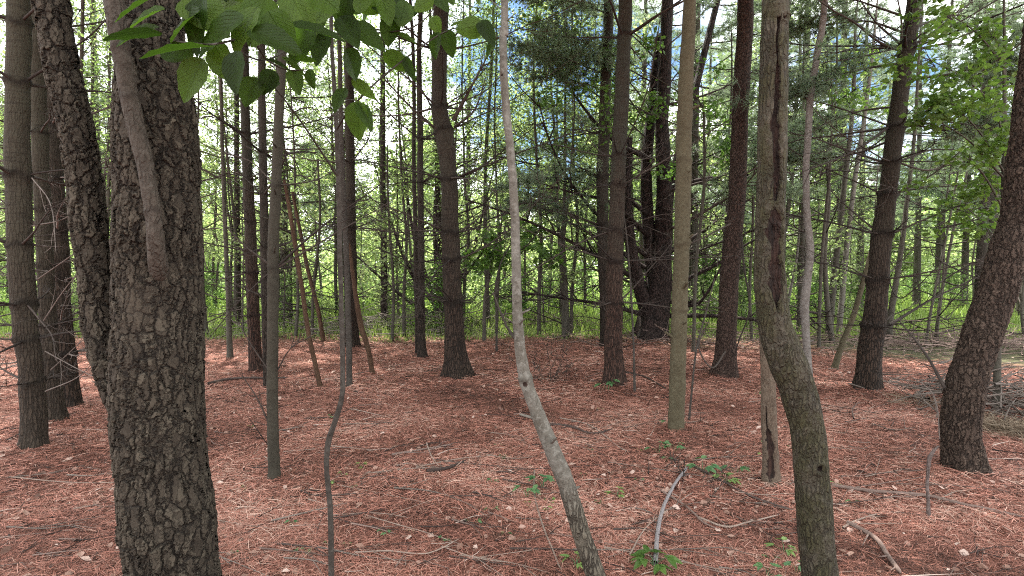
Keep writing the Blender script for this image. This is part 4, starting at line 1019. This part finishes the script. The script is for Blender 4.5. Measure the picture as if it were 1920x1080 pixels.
for s_, h, r in [(66, 5.5, .035), (67, 4.2, .022), (68, 6.5, .05)]:
    rg = np.random.default_rng(s_); tr = MB(); tw = MB()
    P = np.array([[noise1(z, s_) * .12, noise1(z, s_ + 1) * .12, z] for z in np.linspace(-.05, h, 8)])
    S = tube(tr, P, r, r * .25, 7, .25)
    for i in range(34):
        q = S[int((.08 + .9 * i / 34) * (len(S) - 1))]; a = rg.uniform(0, 6.28); L = rg.uniform(.4, 1.5); d = np.array([math.cos(a), math.sin(a), rg.normal(.15, .3)])
        T = tube(tw, [q, q + d * L * .5 + rg.normal(0, .08, 3), q + d * L + [0, 0, rg.normal(.1, .2)]], .014, .005, 4, .15)
        for m in range(rg.integers(3, 8)):
            jj = rg.integers(len(T) // 3, len(T)); e = unit(d + rg.normal(0, .7, 3)); l = L * rg.uniform(.15, .45)
            tube(tw, [T[jj], T[jj] + e * l * .5 + rg.normal(0, .03, 3), T[jj] + e * l], .0065, .003, 3, .3)
    BARE.append((tr.mesh('bare_trunk', M['bgbark']), tw.mesh('bare_twigs', M['deadtwig'])))
BPINE = []
for s_ in (58, 59):
    rg = np.random.default_rng(s_); tr = MB(); cr = MB(); h = 11.0
    S = tube(tr, [[0, 0, -.05], [.05, 0, 4], [.1, .05, 8], [.1, .1, h]], .13, .03, 9, .4)
    Pt, Dt = [], []
    for i in range(54):
        z = 1.6 + (h - 1.7) * (i + rg.uniform()) / 54; a = i * 2.4 + rg.normal(0, .4); L = (2.6 - .17 * z) * rg.uniform(.6, 1.15)
        q = S[np.argmin(np.abs(S[:, 2] - z))]; d = np.array([math.cos(a), math.sin(a), rg.normal(.08, .12)])
        T = tube(tr, [q, q + d * L * .5 - [0, 0, .05], q + d * L + [0, 0, .12]], .022, .005, 4, .2)
        if z < 2.6: continue
        for m in range(int(12 * L) + 4):
            f = rg.uniform(.3, 1.0); j = int(f * (len(T) - 1)); sd = np.array([-d[1], d[0], rg.normal(.05, .2)]) * rg.choice([-1, 1])
            e = unit(d * .8 + sd * rg.uniform(.4, 1)); l = rg.uniform(.2, .65) * (1.25 - .6 * f)
            tube(tr, [T[j], T[j] + e * l], .004, .002, 3, .4)
            for g_ in (.5, .8, 1.0): Pt.append(T[j] + e * l * g_ + rg.normal(0, .03, 3)); Dt.append(e + [0, 0, .2])
    needle_tufts(cr, np.array(Pt), unit(np.array(Dt)), .13, .009, 11, .75, rg)
    BPINE.append((tr.mesh('far_pine_trunk', M['bgbark']), cr.mesh('far_pine_crown', M['needle'], False)))
BUSH = []
for s_, h, nl, lm in [(71, 1.1, 1300, 'leaf'), (72, .8, 1000, 'leafyel'), (73, 1.5, 1500, 'leafdark')]:
    a, b = proto_sapling(s_, h, .012, .02, .6, nl, .07, 22, .02)
    BUSH.append((a.mesh('bush_stems', M['bgbark']), b.mesh('bush_foliage', M[lm], False)))
FARP = []
for s_, h, nl, lm in [(81, 8, 5200, 'leafyel'), (82, 10, 6500, 'leaf'), (83, 7, 4200, 'leaf')]:
    a, b = proto_sapling(s_, h, .12, .08, 2.6, nl, .24, 34, .1)
    FARP.append((a.mesh('far_trunk', M['bgbark']), b.mesh('far_crown', M[lm], False)))


FBUSH = []
for s_, h, nl, lm in [(84, 3.2, 2600, 'leafyel'), (85, 2.6, 2200, 'leafyel')]:
    a, b = proto_sapling(s_, h, .05, .02, 1.9, nl, .17, 26, .05)
    FBUSH.append((a.mesh('hedge_stems', M['bgbark']), b.mesh('hedge_foliage', M[lm], False)))


def place(protos, k, name, label, cat, group, px, Y, s, parts=('trunk', 'crown')):
    x = (px - 960) / F * Y
    root = thing(name, (x, Y, float(gz(x, Y)) * math.exp(-(x * x + (Y - 6) ** 2) / 900) - .02), label, cat, group, rng.uniform(0, 6.28))
    root.scale = (s, s, s * rng.uniform(.9, 1.15))
    for nm, me in zip(parts, protos[k]): link(nm, me, root)
    return root


def strat(n, lo=-260, hi=2180):
    e = np.linspace(lo, hi, n + 1)
    return [rng.uniform(e[i], e[i + 1]) for i in range(n)]


for px in strat(58):
    Y = rng.uniform(11.5, 22) + (1.5 if px > 1480 else 0)
    if 1660 < px < 1900 and rng.random() < .85: continue
    if 930 < px < 1150: Y = max(Y, 14.5)
    place(SAP, int(rng.integers(6)), 'young_tree', 'leafy young tree in the green growth beyond the pine floor', 'tree', 'young trees beyond the pine floor', px, Y, rng.uniform(.75, 1.25))
for px in strat(17, 330, 1100) + strat(6, 930, 1180) + strat(8, -200, 340):
    place(TALL, int(rng.integers(2)), 'slender_tree', 'tall slender tree with a thin speckled crown beyond the pine floor', 'tree', 'tall slender trees beyond the pine floor', px, rng.uniform(11, 19), rng.uniform(.85, 1.2))
for px, Y in ((172, 9.5), (200, 12.5), (60, 12)):
    place(TALL, 0, 'slender_tree', 'tall slender tree with a thin speckled crown beyond the pine floor', 'tree', 'tall slender trees beyond the pine floor', px, Y, 1.1)
for px, Y in ((185, 15), (250, 19)):
    place(BPINE, 0, 'far_pine', 'grey green needled pine behind the bright young leaves', 'tree', 'needled pines beyond the pine floor', px, Y, 1.1)
for px in strat(20):
    Y = rng.uniform(10.5, 17)
    place(POLE, int(rng.integers(3)), 'pole_sapling', 'bare lower stemmed pole sapling at the edge of the pine floor', 'sapling', 'pole saplings at the edge of the pine floor', px, Y, rng.uniform(.6, 1.05))
for px in strat(34, -100, 2050):
    Y = rng.uniform(9.3, 14.5)
    if 640 < px < 700 or (1670 < px < 1890 and rng.random() < .5): continue
    place(BARE, int(rng.integers(3)), 'bare_tree', 'thin dead tree bristling with dry twigs at the edge of the pine floor', 'dead tree', 'thin dead trees at the edge of the pine floor', px, Y, rng.uniform(.7, 1.1), ('trunk', 'twigs'))
for px in strat(5, 1150, 1420) + strat(12, 1420, 2050) + strat(4, 330, 900) + [-40, 150]:
    place(BPINE, int(rng.integers(2)), 'far_pine', 'grey green needled pine behind the bright young leaves', 'tree', 'needled pines beyond the pine floor', px, rng.uniform(13.5, 21), rng.uniform(.85, 1.2))
for px in strat(66):
    Y = rng.uniform(12, 20)
    if 1650 < px < 1900: Y += 4
    place(BUSH, int(rng.integers(3)), 'bush', 'low green bush in the growth beyond the pine floor', 'bush', 'bushes beyond the pine floor', px, Y, rng.uniform(.7, 1.2), ('stems', 'foliage'))
for px in strat(64, -500, 2400):
    place(FBUSH, int(rng.integers(2)), 'hedge_bush', 'broad pale bush of the hedge along the far side of the field', 'bush', 'hedge along the far side of the field', px, rng.uniform(27, 36), rng.uniform(.8, 1.4), ('stems', 'foliage'))
for px in strat(62, -500, 2400):
    Y = rng.uniform(32, 55)
    place(FARP, int(rng.integers(3)), 'far_tree', 'rounded tree in the pale tree line across the field', 'tree', 'far tree line across the field', px, Y, rng.uniform(.8, 1.35))

# ------------------------------------------------------------------ grass of the field
ng = 75000
Yg = 10.4 + 26 * rng.beta(1, 2.3, ng); Xg = rng.uniform(-1.25, 1.25, ng) * (Yg + 2)
hg = rng.uniform(.12, .42, ng) * np.clip((Yg - 10) / 2.5, .25, 1) * np.where(Xg > 3, .8, 1)
wg = .006 + .0006 * Yg
an = rng.uniform(0, np.pi, ng)
B = np.stack([Xg, Yg, gz(Xg, Yg) * np.exp(-(Xg ** 2 + (Yg - 6) ** 2) / 900) - .01], -1)
Aw = np.stack([np.cos(an), np.sin(an), 0 * an], -1) * wg[:, None]
tipv = B + np.stack([rng.normal(0, .3, ng) * hg, rng.normal(0, .3, ng) * hg, hg], -1)
mb = MB(); mb.add(np.stack([B - Aw, B + Aw, tipv + Aw * .15, tipv - Aw * .15], 1).reshape(-1, 3), np.arange(ng * 4).reshape(-1, 4), rng.uniform(0, 1, ng))
tag(mb.build('field_grass', M['grass'], smooth=False), 'sunny green grass of the field beyond the trees', 'grass', kind='stuff')

# ------------------------------------------------------------------ needle litter
def litter(n, y0, y1, L, w, seed, power=1.0):
    r = np.random.default_rng(seed)
    u = r.uniform(0, 1, n) ** power
    y = y0 + (y1 - y0) * u; x = r.uniform(-1.08, 1.08, n) * (y + .35)
    keep = y + .62 * np.clip(x - 2.5, 0, None) + 1.2 * np.sin(x * .9 + 1) * .5 < 10.8 + r.normal(0, .4, n)
    x, y = x[keep], y[keep]; n = len(x)
    th = 2.2 * (np.sin(x * 1.7 + y * .8) + np.sin(y * 2.3 - x * 1.1 + 2) + .6 * np.sin(x * 6.1 + y * 5.3)) + r.normal(0, 1.25, n)
    l = L * r.uniform(.5, 1.2, n); pit = r.normal(0, .10, n)
    d = np.stack([np.cos(th) * np.cos(pit), np.sin(th) * np.cos(pit), np.sin(pit)], -1)
    c = np.stack([x, y, gz(x, y) + .003 + np.abs(r.normal(0, .008, n)) + np.abs(np.sin(pit)) * l / 2], -1)
    a = np.stack([-np.sin(th), np.cos(th), r.normal(0, .5, n)], -1); a = unit(a) * (w * r.uniform(.6, 1.3, n))[:, None] / 2
    bend = np.stack([-np.sin(th), np.cos(th), 0 * th], -1) * (l * r.normal(0, .07, n))[:, None] + np.array([0, 0, .004])
    e0 = c - d * l[:, None] / 2; e1 = c + d * l[:, None] / 2; m = c + bend
    V = np.stack([e0 - a, e0 + a, m + a, m - a, e1 + a * .5, e1 - a * .5], 1).reshape(-1, 3)
    k = np.arange(n)[:, None] * 6
    Q = np.concatenate([k + [0, 1, 2, 3], k + [3, 2, 4, 5]])
    patch = .48 + .24 * (np.sin(x * 2.9 + 1.7 * np.sin(y * 2.1)) + np.sin(y * 4.1 + 1.3 * np.sin(x * 3.3))) / 2
    f = np.clip(patch + r.normal(0, .30, n) - .22 * np.clip(np.sin(x * 1.1 + 2.0) * np.sin(y * 1.4 + x * .6) * 1.6 - .5, 0, 1), 0, 1)
    return V, Q, np.concatenate([f, f])


mb = MB()
for a_ in [(190000, .9, 3.2, .085, .0017, 301), (150000, 3.0, 6.2, .10, .0028, 302), (90000, 6, 11.2, .13, .005, 303)]:
    mb.add(*litter(*a_))
tag(mb.build('needle_litter', M['litter'], smooth=False), 'rust red carpet of fallen pine needles on the floor', 'pine needles', kind='stuff')

# dead leaves strewn on it
nl = 3600
yl = .95 + 9.5 * rng.uniform(0, 1, nl) ** 1.25; xl = rng.uniform(-1.05, 1.05, nl) * (yl + .3)
hot = [(ground(1260, 900), .35, 90), (ground(1060, 715), .45, 160), (ground(1260, 1000), .3, 70), (ground(1480, 700), 1.0, 120), (ground(1400, 930), .4, 60), (ground(150, 700), 1.0, 90)]
for c, s_, m in hot:
    xl = np.append(xl, c[0] + rng.normal(0, s_, m)); yl = np.append(yl, c[1] + rng.normal(0, s_, m))
mb = MB()
for x, y in zip(xl, yl):
    L = rng.uniform(.014, .052) * (1.0 + .04 * y); th = rng.uniform(0, 6.28)
    d = np.array([math.cos(th), math.sin(th), rng.normal(0, .2)]); s = np.array([-math.sin(th), math.cos(th), rng.normal(0, .25)])
    b = np.array([x, y, float(gz(x, y)) + .02]); c1, c2 = rng.uniform(-.05, .28, 2) * L
    q = np.array([b, b + d * L * .4 + s * L * .33 + [0, 0, c1], b + d * L * .5 + [0, 0, .003], b + d * L * .4 - s * L * .33 + [0, 0, c2], b + d * L + [0, 0, c1 * .8], b + d * L * .75 + s * L * .2 + [0, 0, c1], b + d * L * .75 - s * L * .2 + [0, 0, c2]])
    fv = rng.beta(1.6, 1.6)
    mb.add(q, [[0, 2, 1, 1], [0, 3, 2, 2], [1, 2, 4, 5], [2, 3, 6, 4]] if False else [[0, 3, 2, 1], [1, 2, 4, 5], [2, 3, 6, 4]], np.full(3, fv))
tag(mb.build('leaf_litter', M['deadleaf'], smooth=False), 'pale curled dead leaves strewn over the pine needles', 'dead leaves', kind='stuff')

# thin broken twigs, too many to count
mb = MB(); r = np.random.default_rng(330)
for k in range(1500):
    y = .95 + 10 * r.uniform() ** 1.2; x = r.uniform(-1.05, 1.05) * (y + .3); th = r.normal(.2, .8); l = r.uniform(.06, .32)
    d = np.array([math.cos(th), math.sin(th), r.normal(0, .06)]); b = np.array([x, y, float(gz(x, y)) + .022])
    s_ = np.array([-d[1], d[0], 0]) * l * r.normal(0, .1)
    tube(mb, [b, b + d * l * .5 + s_, b + d * l], r.uniform(.0018, .0042) * (1 + .06 * y), .0012, 4, .08, float(np.clip(r.normal(.4, .3), 0, 1)))
tag(mb.build('twig_litter', M['twiglitter']), 'scattered thin broken twigs among the fallen needles', 'twigs', kind='stuff')

# ------------------------------------------------------------------ fallen sticks
def stick(pix, r0, r1, mat, label, group=None, twigs=0, lift=.02, seed=0, name='fallen_stick'):
    P = np.array([ground(x, y) for x, y in pix]); P[:, 2] = gz(P[:, 0], P[:, 1]) + r0 * .7 + lift
    b = P[0].copy(); b[2] = 0
    mb = MB(); S = tube(mb, P - b, r0, r1, 8, .04, wob=.0012)
    rg = np.random.default_rng(seed)
    for i in range(twigs):
        j = rg.integers(1, len(S) - 1); td = unit(S[j + 1] - S[j - 1]); e = unit(td + unit(np.cross(td, [0, 0, 1])) * rg.choice([-1, 1]) * rg.uniform(.5, 1.1) + [0, 0, rg.uniform(0, .3)])
        tube(mb, [S[j], S[j] + e * rg.uniform(.08, .35)], r0 * .45, .0015, 5, .06)
    o = mb.build(name, mat, None, loc=b)
    return tag(o, label, 'stick', group)


stick([(1229, 1062), (1233, 1010), (1243, 965), (1262, 925), (1290, 885)], .0125, .009, M['stickgrey'], 'blue grey curved stick lying in the front right of the middle', twigs=1)
stick([(1002, 893), (1002, 935), (1012, 980), (1030, 1030), (1055, 1085)], .006, .0045, M['stickpale'], 'pale curved stick left of the grey leaning tree foot')
stick([(1180, 1050), (1210, 1000), (1250, 965), (1300, 930)], .0045, .003, M['stickpale'], 'thin pale stick crossing over the blue grey curved stick')
stick([(1050, 780), (1100, 793), (1135, 815), (1160, 840), (1180, 850)], .006, .004, M['stickpale'], 'pale curved stick midway between the grey leaning tree and the tan trunk')
stick([(1560, 910), (1640, 925), (1730, 935), (1800, 952), (1920, 975)], .013, .008, M['stick'], 'long straight brown stick lying right of the mossy trunk', twigs=2)
stick([(1030, 795), (1070, 800), (1110, 812), (1150, 805)], .012, .006, M['stickdark'], 'dark bent stick beside the pale curved one in the middle', twigs=2)
stick([(800, 835), (808, 865), (822, 890)], .006, .003, M['stickpale'], 'short pale curved twig in the left middle of the needles')
stick([(800, 900), (840, 893), (875, 878)], .014, .008, M['stickdark'], 'short dark stick in the left middle of the needles')
stick([(735, 862), (790, 850), (850, 838)], .010, .005, M['stick'], 'straight brown stick just above the short dark stick', twigs=2)
stick([(1310, 975), (1360, 990), (1400, 980), (1460, 962)], .007, .004, M['stickpale'], 'pale bent stick in front of the snag')
stick([(1590, 975), (1640, 1005), (1665, 1040), (1690, 1080)], .014, .010, M['stick'], 'mottled stick right of the mossy trunk foot', twigs=3)
stick([(1580, 985), (1610, 968), (1650, 960)], .007, .004, M['stickpale'], 'white forked twig right of the mossy trunk foot', twigs=2)
stick([(1300, 880), (1350, 905), (1420, 935), (1490, 955)], .009, .006, M['stickdark'], 'dark stick running past the foot of the snag', twigs=2)
stick([(1240, 930), (1290, 960), (1320, 985), (1350, 995)], .008, .004, M['stick'], 'brown twig running right from the blue grey curved stick')
stick([(665, 1050), (730, 1048), (800, 1055), (860, 1030)], .004, .003, M['stickpale'], 'pale stick in the front left of the middle', twigs=2)
stick([(390, 720), (440, 713), (540, 715)], .020, .010, M['stickdark'], 'dark stick by the foot of the slim reddish pine')
stick([(1170, 705), (1210, 715), (1250, 735)], .012, .008, M['stickdark'], 'dark stick running from the reddish pine to the tan trunk')
stick([(1600, 800), (1598, 780), (1610, 762)], .008, .003, M['stick'], 'small upright broken twig left of the right edge tree', lift=.03, twigs=3)
for k in range(150):
    yy = rng.uniform(690, 1075); x = rng.uniform(-20, 1940); a = rng.normal(0, .35); l = rng.uniform(40, 150) * (yy - 450) / 450 * (1.9 if k % 3 == 0 else 1)
    p = [(x, yy), (x + l * .5, yy + l * .5 * math.sin(a) * .5 + rng.normal(0, 5)), (x + l, yy + l * math.sin(a) * .5)]
    m = [M['stick'], M['stickdark'], M['stickdark'], M['stickpale'], M['brush']][k % 5]
    lab = ['small brown twig lying loose on the pine needles', 'small dark twig lying loose on the pine needles', 'small dark twig lying loose on the pine needles', 'small pale twig lying loose on the pine needles', 'small greyish twig lying loose on the pine needles'][k % 5]
    grp = ['small brown twigs on the needles', 'small dark twigs on the needles', 'small dark twigs on the needles', 'small pale twigs on the needles', 'small greyish twigs on the needles'][k % 5]
    stick(p, rng.uniform(.0028, .0062), .0016, m, lab, grp, int(rng.integers(0, 4)), .020, k, 'fallen_twig')


# brush heaps
def heap(label, pix, n, spread, hgt, mat, L, r, seed, name='brush_pile'):
    rg = np.random.default_rng(seed); c = ground(*pix)
    mb = MB()
    for i in range(n):
        x, y = rg.normal(0, spread[0]), rg.normal(0, spread[1])
        z = abs(rg.normal(0, hgt)) * math.exp(-(x / spread[0]) ** 2 * .3) + .02
        a = rg.normal(0, .7) if rg.random() < .7 else rg.uniform(0, 6.28); l = L * rg.uniform(.3, 1.2); d = np.array([math.cos(a), math.sin(a), rg.normal(.05, .25)])
        p = np.array([x, y, z])
        q = [p - d * l / 2, p + rg.normal(0, .05 * l, 3), p + d * l / 2 + [0, 0, rg.normal(0, .06)]]
        q = np.array(q); q[:, 2] = np.maximum(q[:, 2], .01)
        tube(mb, q, r * rg.uniform(.4, 1.3), r * .3, 5, .12)
    return tag(mb.build(name, mat, None, loc=c), label, 'brush pile', kind='stuff')


heap('grey brush heap of dead branches at the back left of the floor', (735, 618), 260, (1.3, .5), .22, M['brush'], 1.1, .010, 401)
heap('dark brush heap at the back between the slim trunks', (540, 625), 160, (1.6, .5), .15, M['brush'], 1.0, .009, 402)
heap('tangle of pale dead branches on the ground behind the right edge tree', (1900, 765), 260, (.5, .5), .20, M['brush'], .9, .010, 403)
heap('brush strewn at the back right under the bright gap', (1740, 640), 220, (1.9, .8), .10, M['stick'], 1.1, .010, 404)
heap('low dry brush along the back edge left of the massive dark pine', (1040, 612), 170, (1.5, .45), .12, M['stick'], 1.0, .009, 406)
heap('low brush along the back edge right of the stout leaning pine', (1790, 655), 170, (1.3, .5), .16, M['stick'], 1.0, .010, 407)
heap('branches strewn at the foot of the massive dark pine', (1300, 640), 120, (1.6, .5), .10, M['stick'], 1.0, .010, 405)


# dry grass tufts
def tuft(label, pix, n, s, h, seed):
    rg = np.random.default_rng(seed); c = ground(*pix); mb = MB()
    b = np.stack([rg.normal(0, s, n), rg.normal(0, s * .7, n), np.zeros(n)], -1)
    d = np.stack([rg.normal(0, .8, n), rg.normal(0, .8, n), rg.uniform(.2, .9, n)], -1) * h
    a = unit(np.cross(d, rg.normal(size=(n, 3)))) * .0025
    m = b + d * .6; e = b + d * [1.3, 1.3, .7]
    V = np.stack([b - a, b + a, m + a, m - a, e + a * .3, e - a * .3], 1).reshape(-1, 3); k = np.arange(n)[:, None] * 6
    f = rg.uniform(0, 1, n)
    mb.add(V, np.concatenate([k + [0, 1, 2, 3], k + [3, 2, 4, 5]]), np.concatenate([f, f]))
    return tag(mb.build('dry_grass_tuft', M['drygrass'], None, False, c), label, 'dry grass')


tuft('grey dry grass tuft just left of the right edge tree', (1712, 762), 500, .13, .17, 411)
tuft('wide straw coloured dry tuft at the frame edge right of the right edge tree', (1905, 812), 800, .17, .2, 412)


# bare twiggy shrub in the middle
def bare_shrub(label, pix, n, h, seed, mat):
    rg = np.random.default_rng(seed); c = ground(*pix); root = thing('bare_shrub', c, label, 'shrub')
    for i in range(n):
        d = np.array([rg.normal(0, .6), rg.normal(0, .5), 1]); dead_branch('stem', root, np.array([rg.normal(0, .12), rg.normal(0, .12), -.01]), d, h * rg.uniform(.5, 1.1), .004, mat, .1, 8, int(rg.integers(1e6)), .5, n=4)


bare_shrub('leafless twiggy shrub between the grey leaning tree and the reddish pine', (1030, 715), 12, .75, 421, M['deadtwig'])
bare_shrub('small leafless shrub left of the snag', (1290, 905), 5, .25, 422, M['deadtwig'])


# ------------------------------------------------------------------ seedlings on the floor
def seedling(label, px, py, s, nl, mat, seed, group=None):
    rg = np.random.default_rng(seed); c = ground(px, py); c[2] = float(gz(c[0], c[1]))
    root = thing('seedling', c, label, 'seedling', group)
    st = MB(); lv = MB()
    for i in range(nl):
        a = i * 2.4 + rg.uniform(0, .6); h = s * rg.uniform(.5, 1.1); d = np.array([math.cos(a), math.sin(a), 0])
        tip = d * s * rg.uniform(.3, .9) + [0, 0, h]
        tube(st, [[0, 0, -.01], tip * [.3, .3, .7], tip], .0022, .0014, 4, .04)
        for q in (-.9, 0, .9):
            dd = np.array([math.cos(a + q), math.sin(a + q), rg.normal(-.1, .15)])
            big_leaf(lv, tip, dd, np.array([rg.normal(0, .2), rg.normal(0, .2), 1]), s * rg.uniform(.55, .8), s * .42, .3)
    st.build('stem', M['herb'], root); lv.build('foliage', mat, root)


for k, (lab, x, y, s, n, m) in enumerate([
    ('blue green seedling in front of the tan trunk', 1235, 850, .085, 4, 'herb'), ('blue green seedling right beside another in front of the tan trunk', 1268, 846, .075, 3, 'herb'), ('seedling growing by the tip of the blue grey curved stick', 1318, 888, .09, 4, 'herb'),
    ('dark broad leaved seedling left of the snag', 1380, 890, .075, 3, 'herb'), ('pale green seedling in front of the dark broad leaved one', 1362, 908, .075, 4, 'herbyel'), ('seedling behind the top of the pale curved stick', 1018, 922, .085, 4, 'herb'), ('seedling left of the top of the pale curved stick', 988, 940, .075, 3, 'herb'),
    ('lush green seedling at the near end of the blue grey curved stick', 1228, 1066, .09, 7, 'leafdark'), ('seedling at the foot of the tan trunk', 1262, 806, .08, 3, 'herb'), ('seedling at the foot of the reddish pine', 1140, 735, .12, 4, 'herb'), ('yellow green seedling right of the grey leaning tree', 1157, 938, .05, 4, 'herbyel'),
    ('yellow green seedling at the bottom right of the grey leaning tree foot', 1080, 1072, .06, 4, 'herbyel'), ('green seedling at the near left of the mossy trunk', 1440, 1072, .06, 3, 'herb'), ('yellow green seedling in front left of the mossy trunk', 1470, 1030, .06, 4, 'herbyel'), ('seedling behind the foot of the mossy trunk on the left', 1495, 1068, .06, 3, 'herb')]):
    seedling(lab, x, y, s, n, M[m], 500 + k)
for k in range(46):
    x, y = rng.uniform(420, 1700), rng.uniform(720, 1060)
    seedling('tiny green seedling poking through the pine needles', x, y, rng.uniform(.02, .045), int(rng.integers(2, 4)), M['herb' if k % 3 else 'herbyel'], 600 + k, 'tiny seedlings on the pine floor')

# ------------------------------------------------------------------ sky, sun, camera
SUN_EL, SUN_AZ = math.radians(66), math.radians(-20)     # azimuth measured from +Y towards +X
w = bpy.data.worlds.new('World'); SC.world = w; w.use_nodes = True
nt = w.node_tree; nt.nodes.clear()
out = nt.nodes.new('ShaderNodeOutputWorld'); bg = nt.nodes.new('ShaderNodeBackground')
sky = nt.nodes.new('ShaderNodeTexSky'); sky.sky_type = 'NISHITA'; sky.sun_disc = False; sky.sun_elevation = SUN_EL; sky.sun_rotation = SUN_AZ; sky.ozone_density = 2.0
tc = nt.nodes.new('ShaderNodeTexCoord'); no = nt.nodes.new('ShaderNodeTexNoise')
no.inputs['Scale'].default_value = 3.1; no.inputs['Detail'].default_value = 6; no.inputs['Roughness'].default_value = .55
mp = nt.nodes.new('ShaderNodeMapping'); mp.inputs['Scale'].default_value = (1, 1, 1.8); mp.inputs['Location'].default_value = (.3, .1, .2)
nt.links.new(tc.outputs['Generated'], mp.inputs[0]); nt.links.new(mp.outputs[0], no.inputs['Vector'])
# a clear blue opening in the cloud
dist = nt.nodes.new('ShaderNodeVectorMath'); dist.operation = 'DISTANCE'
bd = unit(ray(1060, 170)); dist.inputs[1].default_value = tuple(bd)
nt.links.new(tc.outputs['Generated'], dist.inputs[0])
mr = nt.nodes.new('ShaderNodeMapRange'); mr.inputs[1].default_value = .05; mr.inputs[2].default_value = .26; mr.inputs[3].default_value = -.24; mr.inputs[4].default_value = .06
nt.links.new(dist.outputs['Value'], mr.inputs[0])
ad = nt.nodes.new('ShaderNodeMath'); ad.operation = 'ADD'; nt.links.new(no.outputs['Fac'], ad.inputs[0]); nt.links.new(mr.outputs[0], ad.inputs[1])
rp = nt.nodes.new('ShaderNodeValToRGB'); rp.color_ramp.elements[0].position = .40; rp.color_ramp.elements[1].position = .56
nt.links.new(ad.outputs[0], rp.inputs[0])
mx = nt.nodes.new('ShaderNodeMix'); mx.data_type = 'RGBA'
nt.links.new(rp.outputs[0], mx.inputs[0]); dk = nt.nodes.new('ShaderNodeMix'); dk.data_type = 'RGBA'; dk.blend_type = 'MULTIPLY'; dk.inputs[0].default_value = 1.0; dk.inputs[7].default_value = (.42, .52, .62, 1)
nt.links.new(sky.outputs[0], dk.inputs[6]); nt.links.new(dk.outputs[2], mx.inputs[6]); mx.inputs[7].default_value = (12.0, 12.1, 12.0, 1)
nt.links.new(mx.outputs[2], bg.inputs['Color']); bg.inputs['Strength'].default_value = .08
nt.links.new(bg.outputs[0], out.inputs['Surface'])

sd = bpy.data.lights.new('sun', 'SUN'); sd.energy = 5.0; sd.angle = math.radians(.5); sd.color = (1, .95, .86)
so = bpy.data.objects.new('sun', sd); COL.objects.link(so)
dv = Vector((math.sin(SUN_AZ) * math.cos(SUN_EL), math.cos(SUN_AZ) * math.cos(SUN_EL), math.sin(SUN_EL)))
so.rotation_euler = dv.to_track_quat('Z', 'Y').to_euler(); so.location = tuple(dv * 40)

cd = bpy.data.cameras.new('camera'); cam = bpy.data.objects.new('camera', cd); COL.objects.link(cam)
cd.sensor_width = 36; cd.lens = 36 * F / 1920; cd.clip_start = .02; cd.clip_end = 1500
cam.location = (0, 0, HC); cam.rotation_euler = (math.pi / 2 - PITCH, 0, 0)
SC.camera = cam
SC.view_settings.view_transform = 'Standard'; SC.view_settings.look = 'None'; SC.view_settings.exposure = 2.35; SC.view_settings.gamma = 1
SC.render.engine = 'CYCLES'
cy = SC.cycles
cy.max_bounces = 7; cy.diffuse_bounces = 4; cy.glossy_bounces = 2; cy.transmission_bounces = 4; cy.transparent_max_bounces = 4
cy.use_denoising = False
cy.pixel_filter_type = 'BLACKMAN_HARRIS'; cy.filter_width = 1.1
cy.sample_clamp_indirect = 6.0
try: cy.denoiser = 'OPENIMAGEDENOISE'; cy.denoising_input_passes = 'RGB_ALBEDO_NORMAL'
except Exception: pass
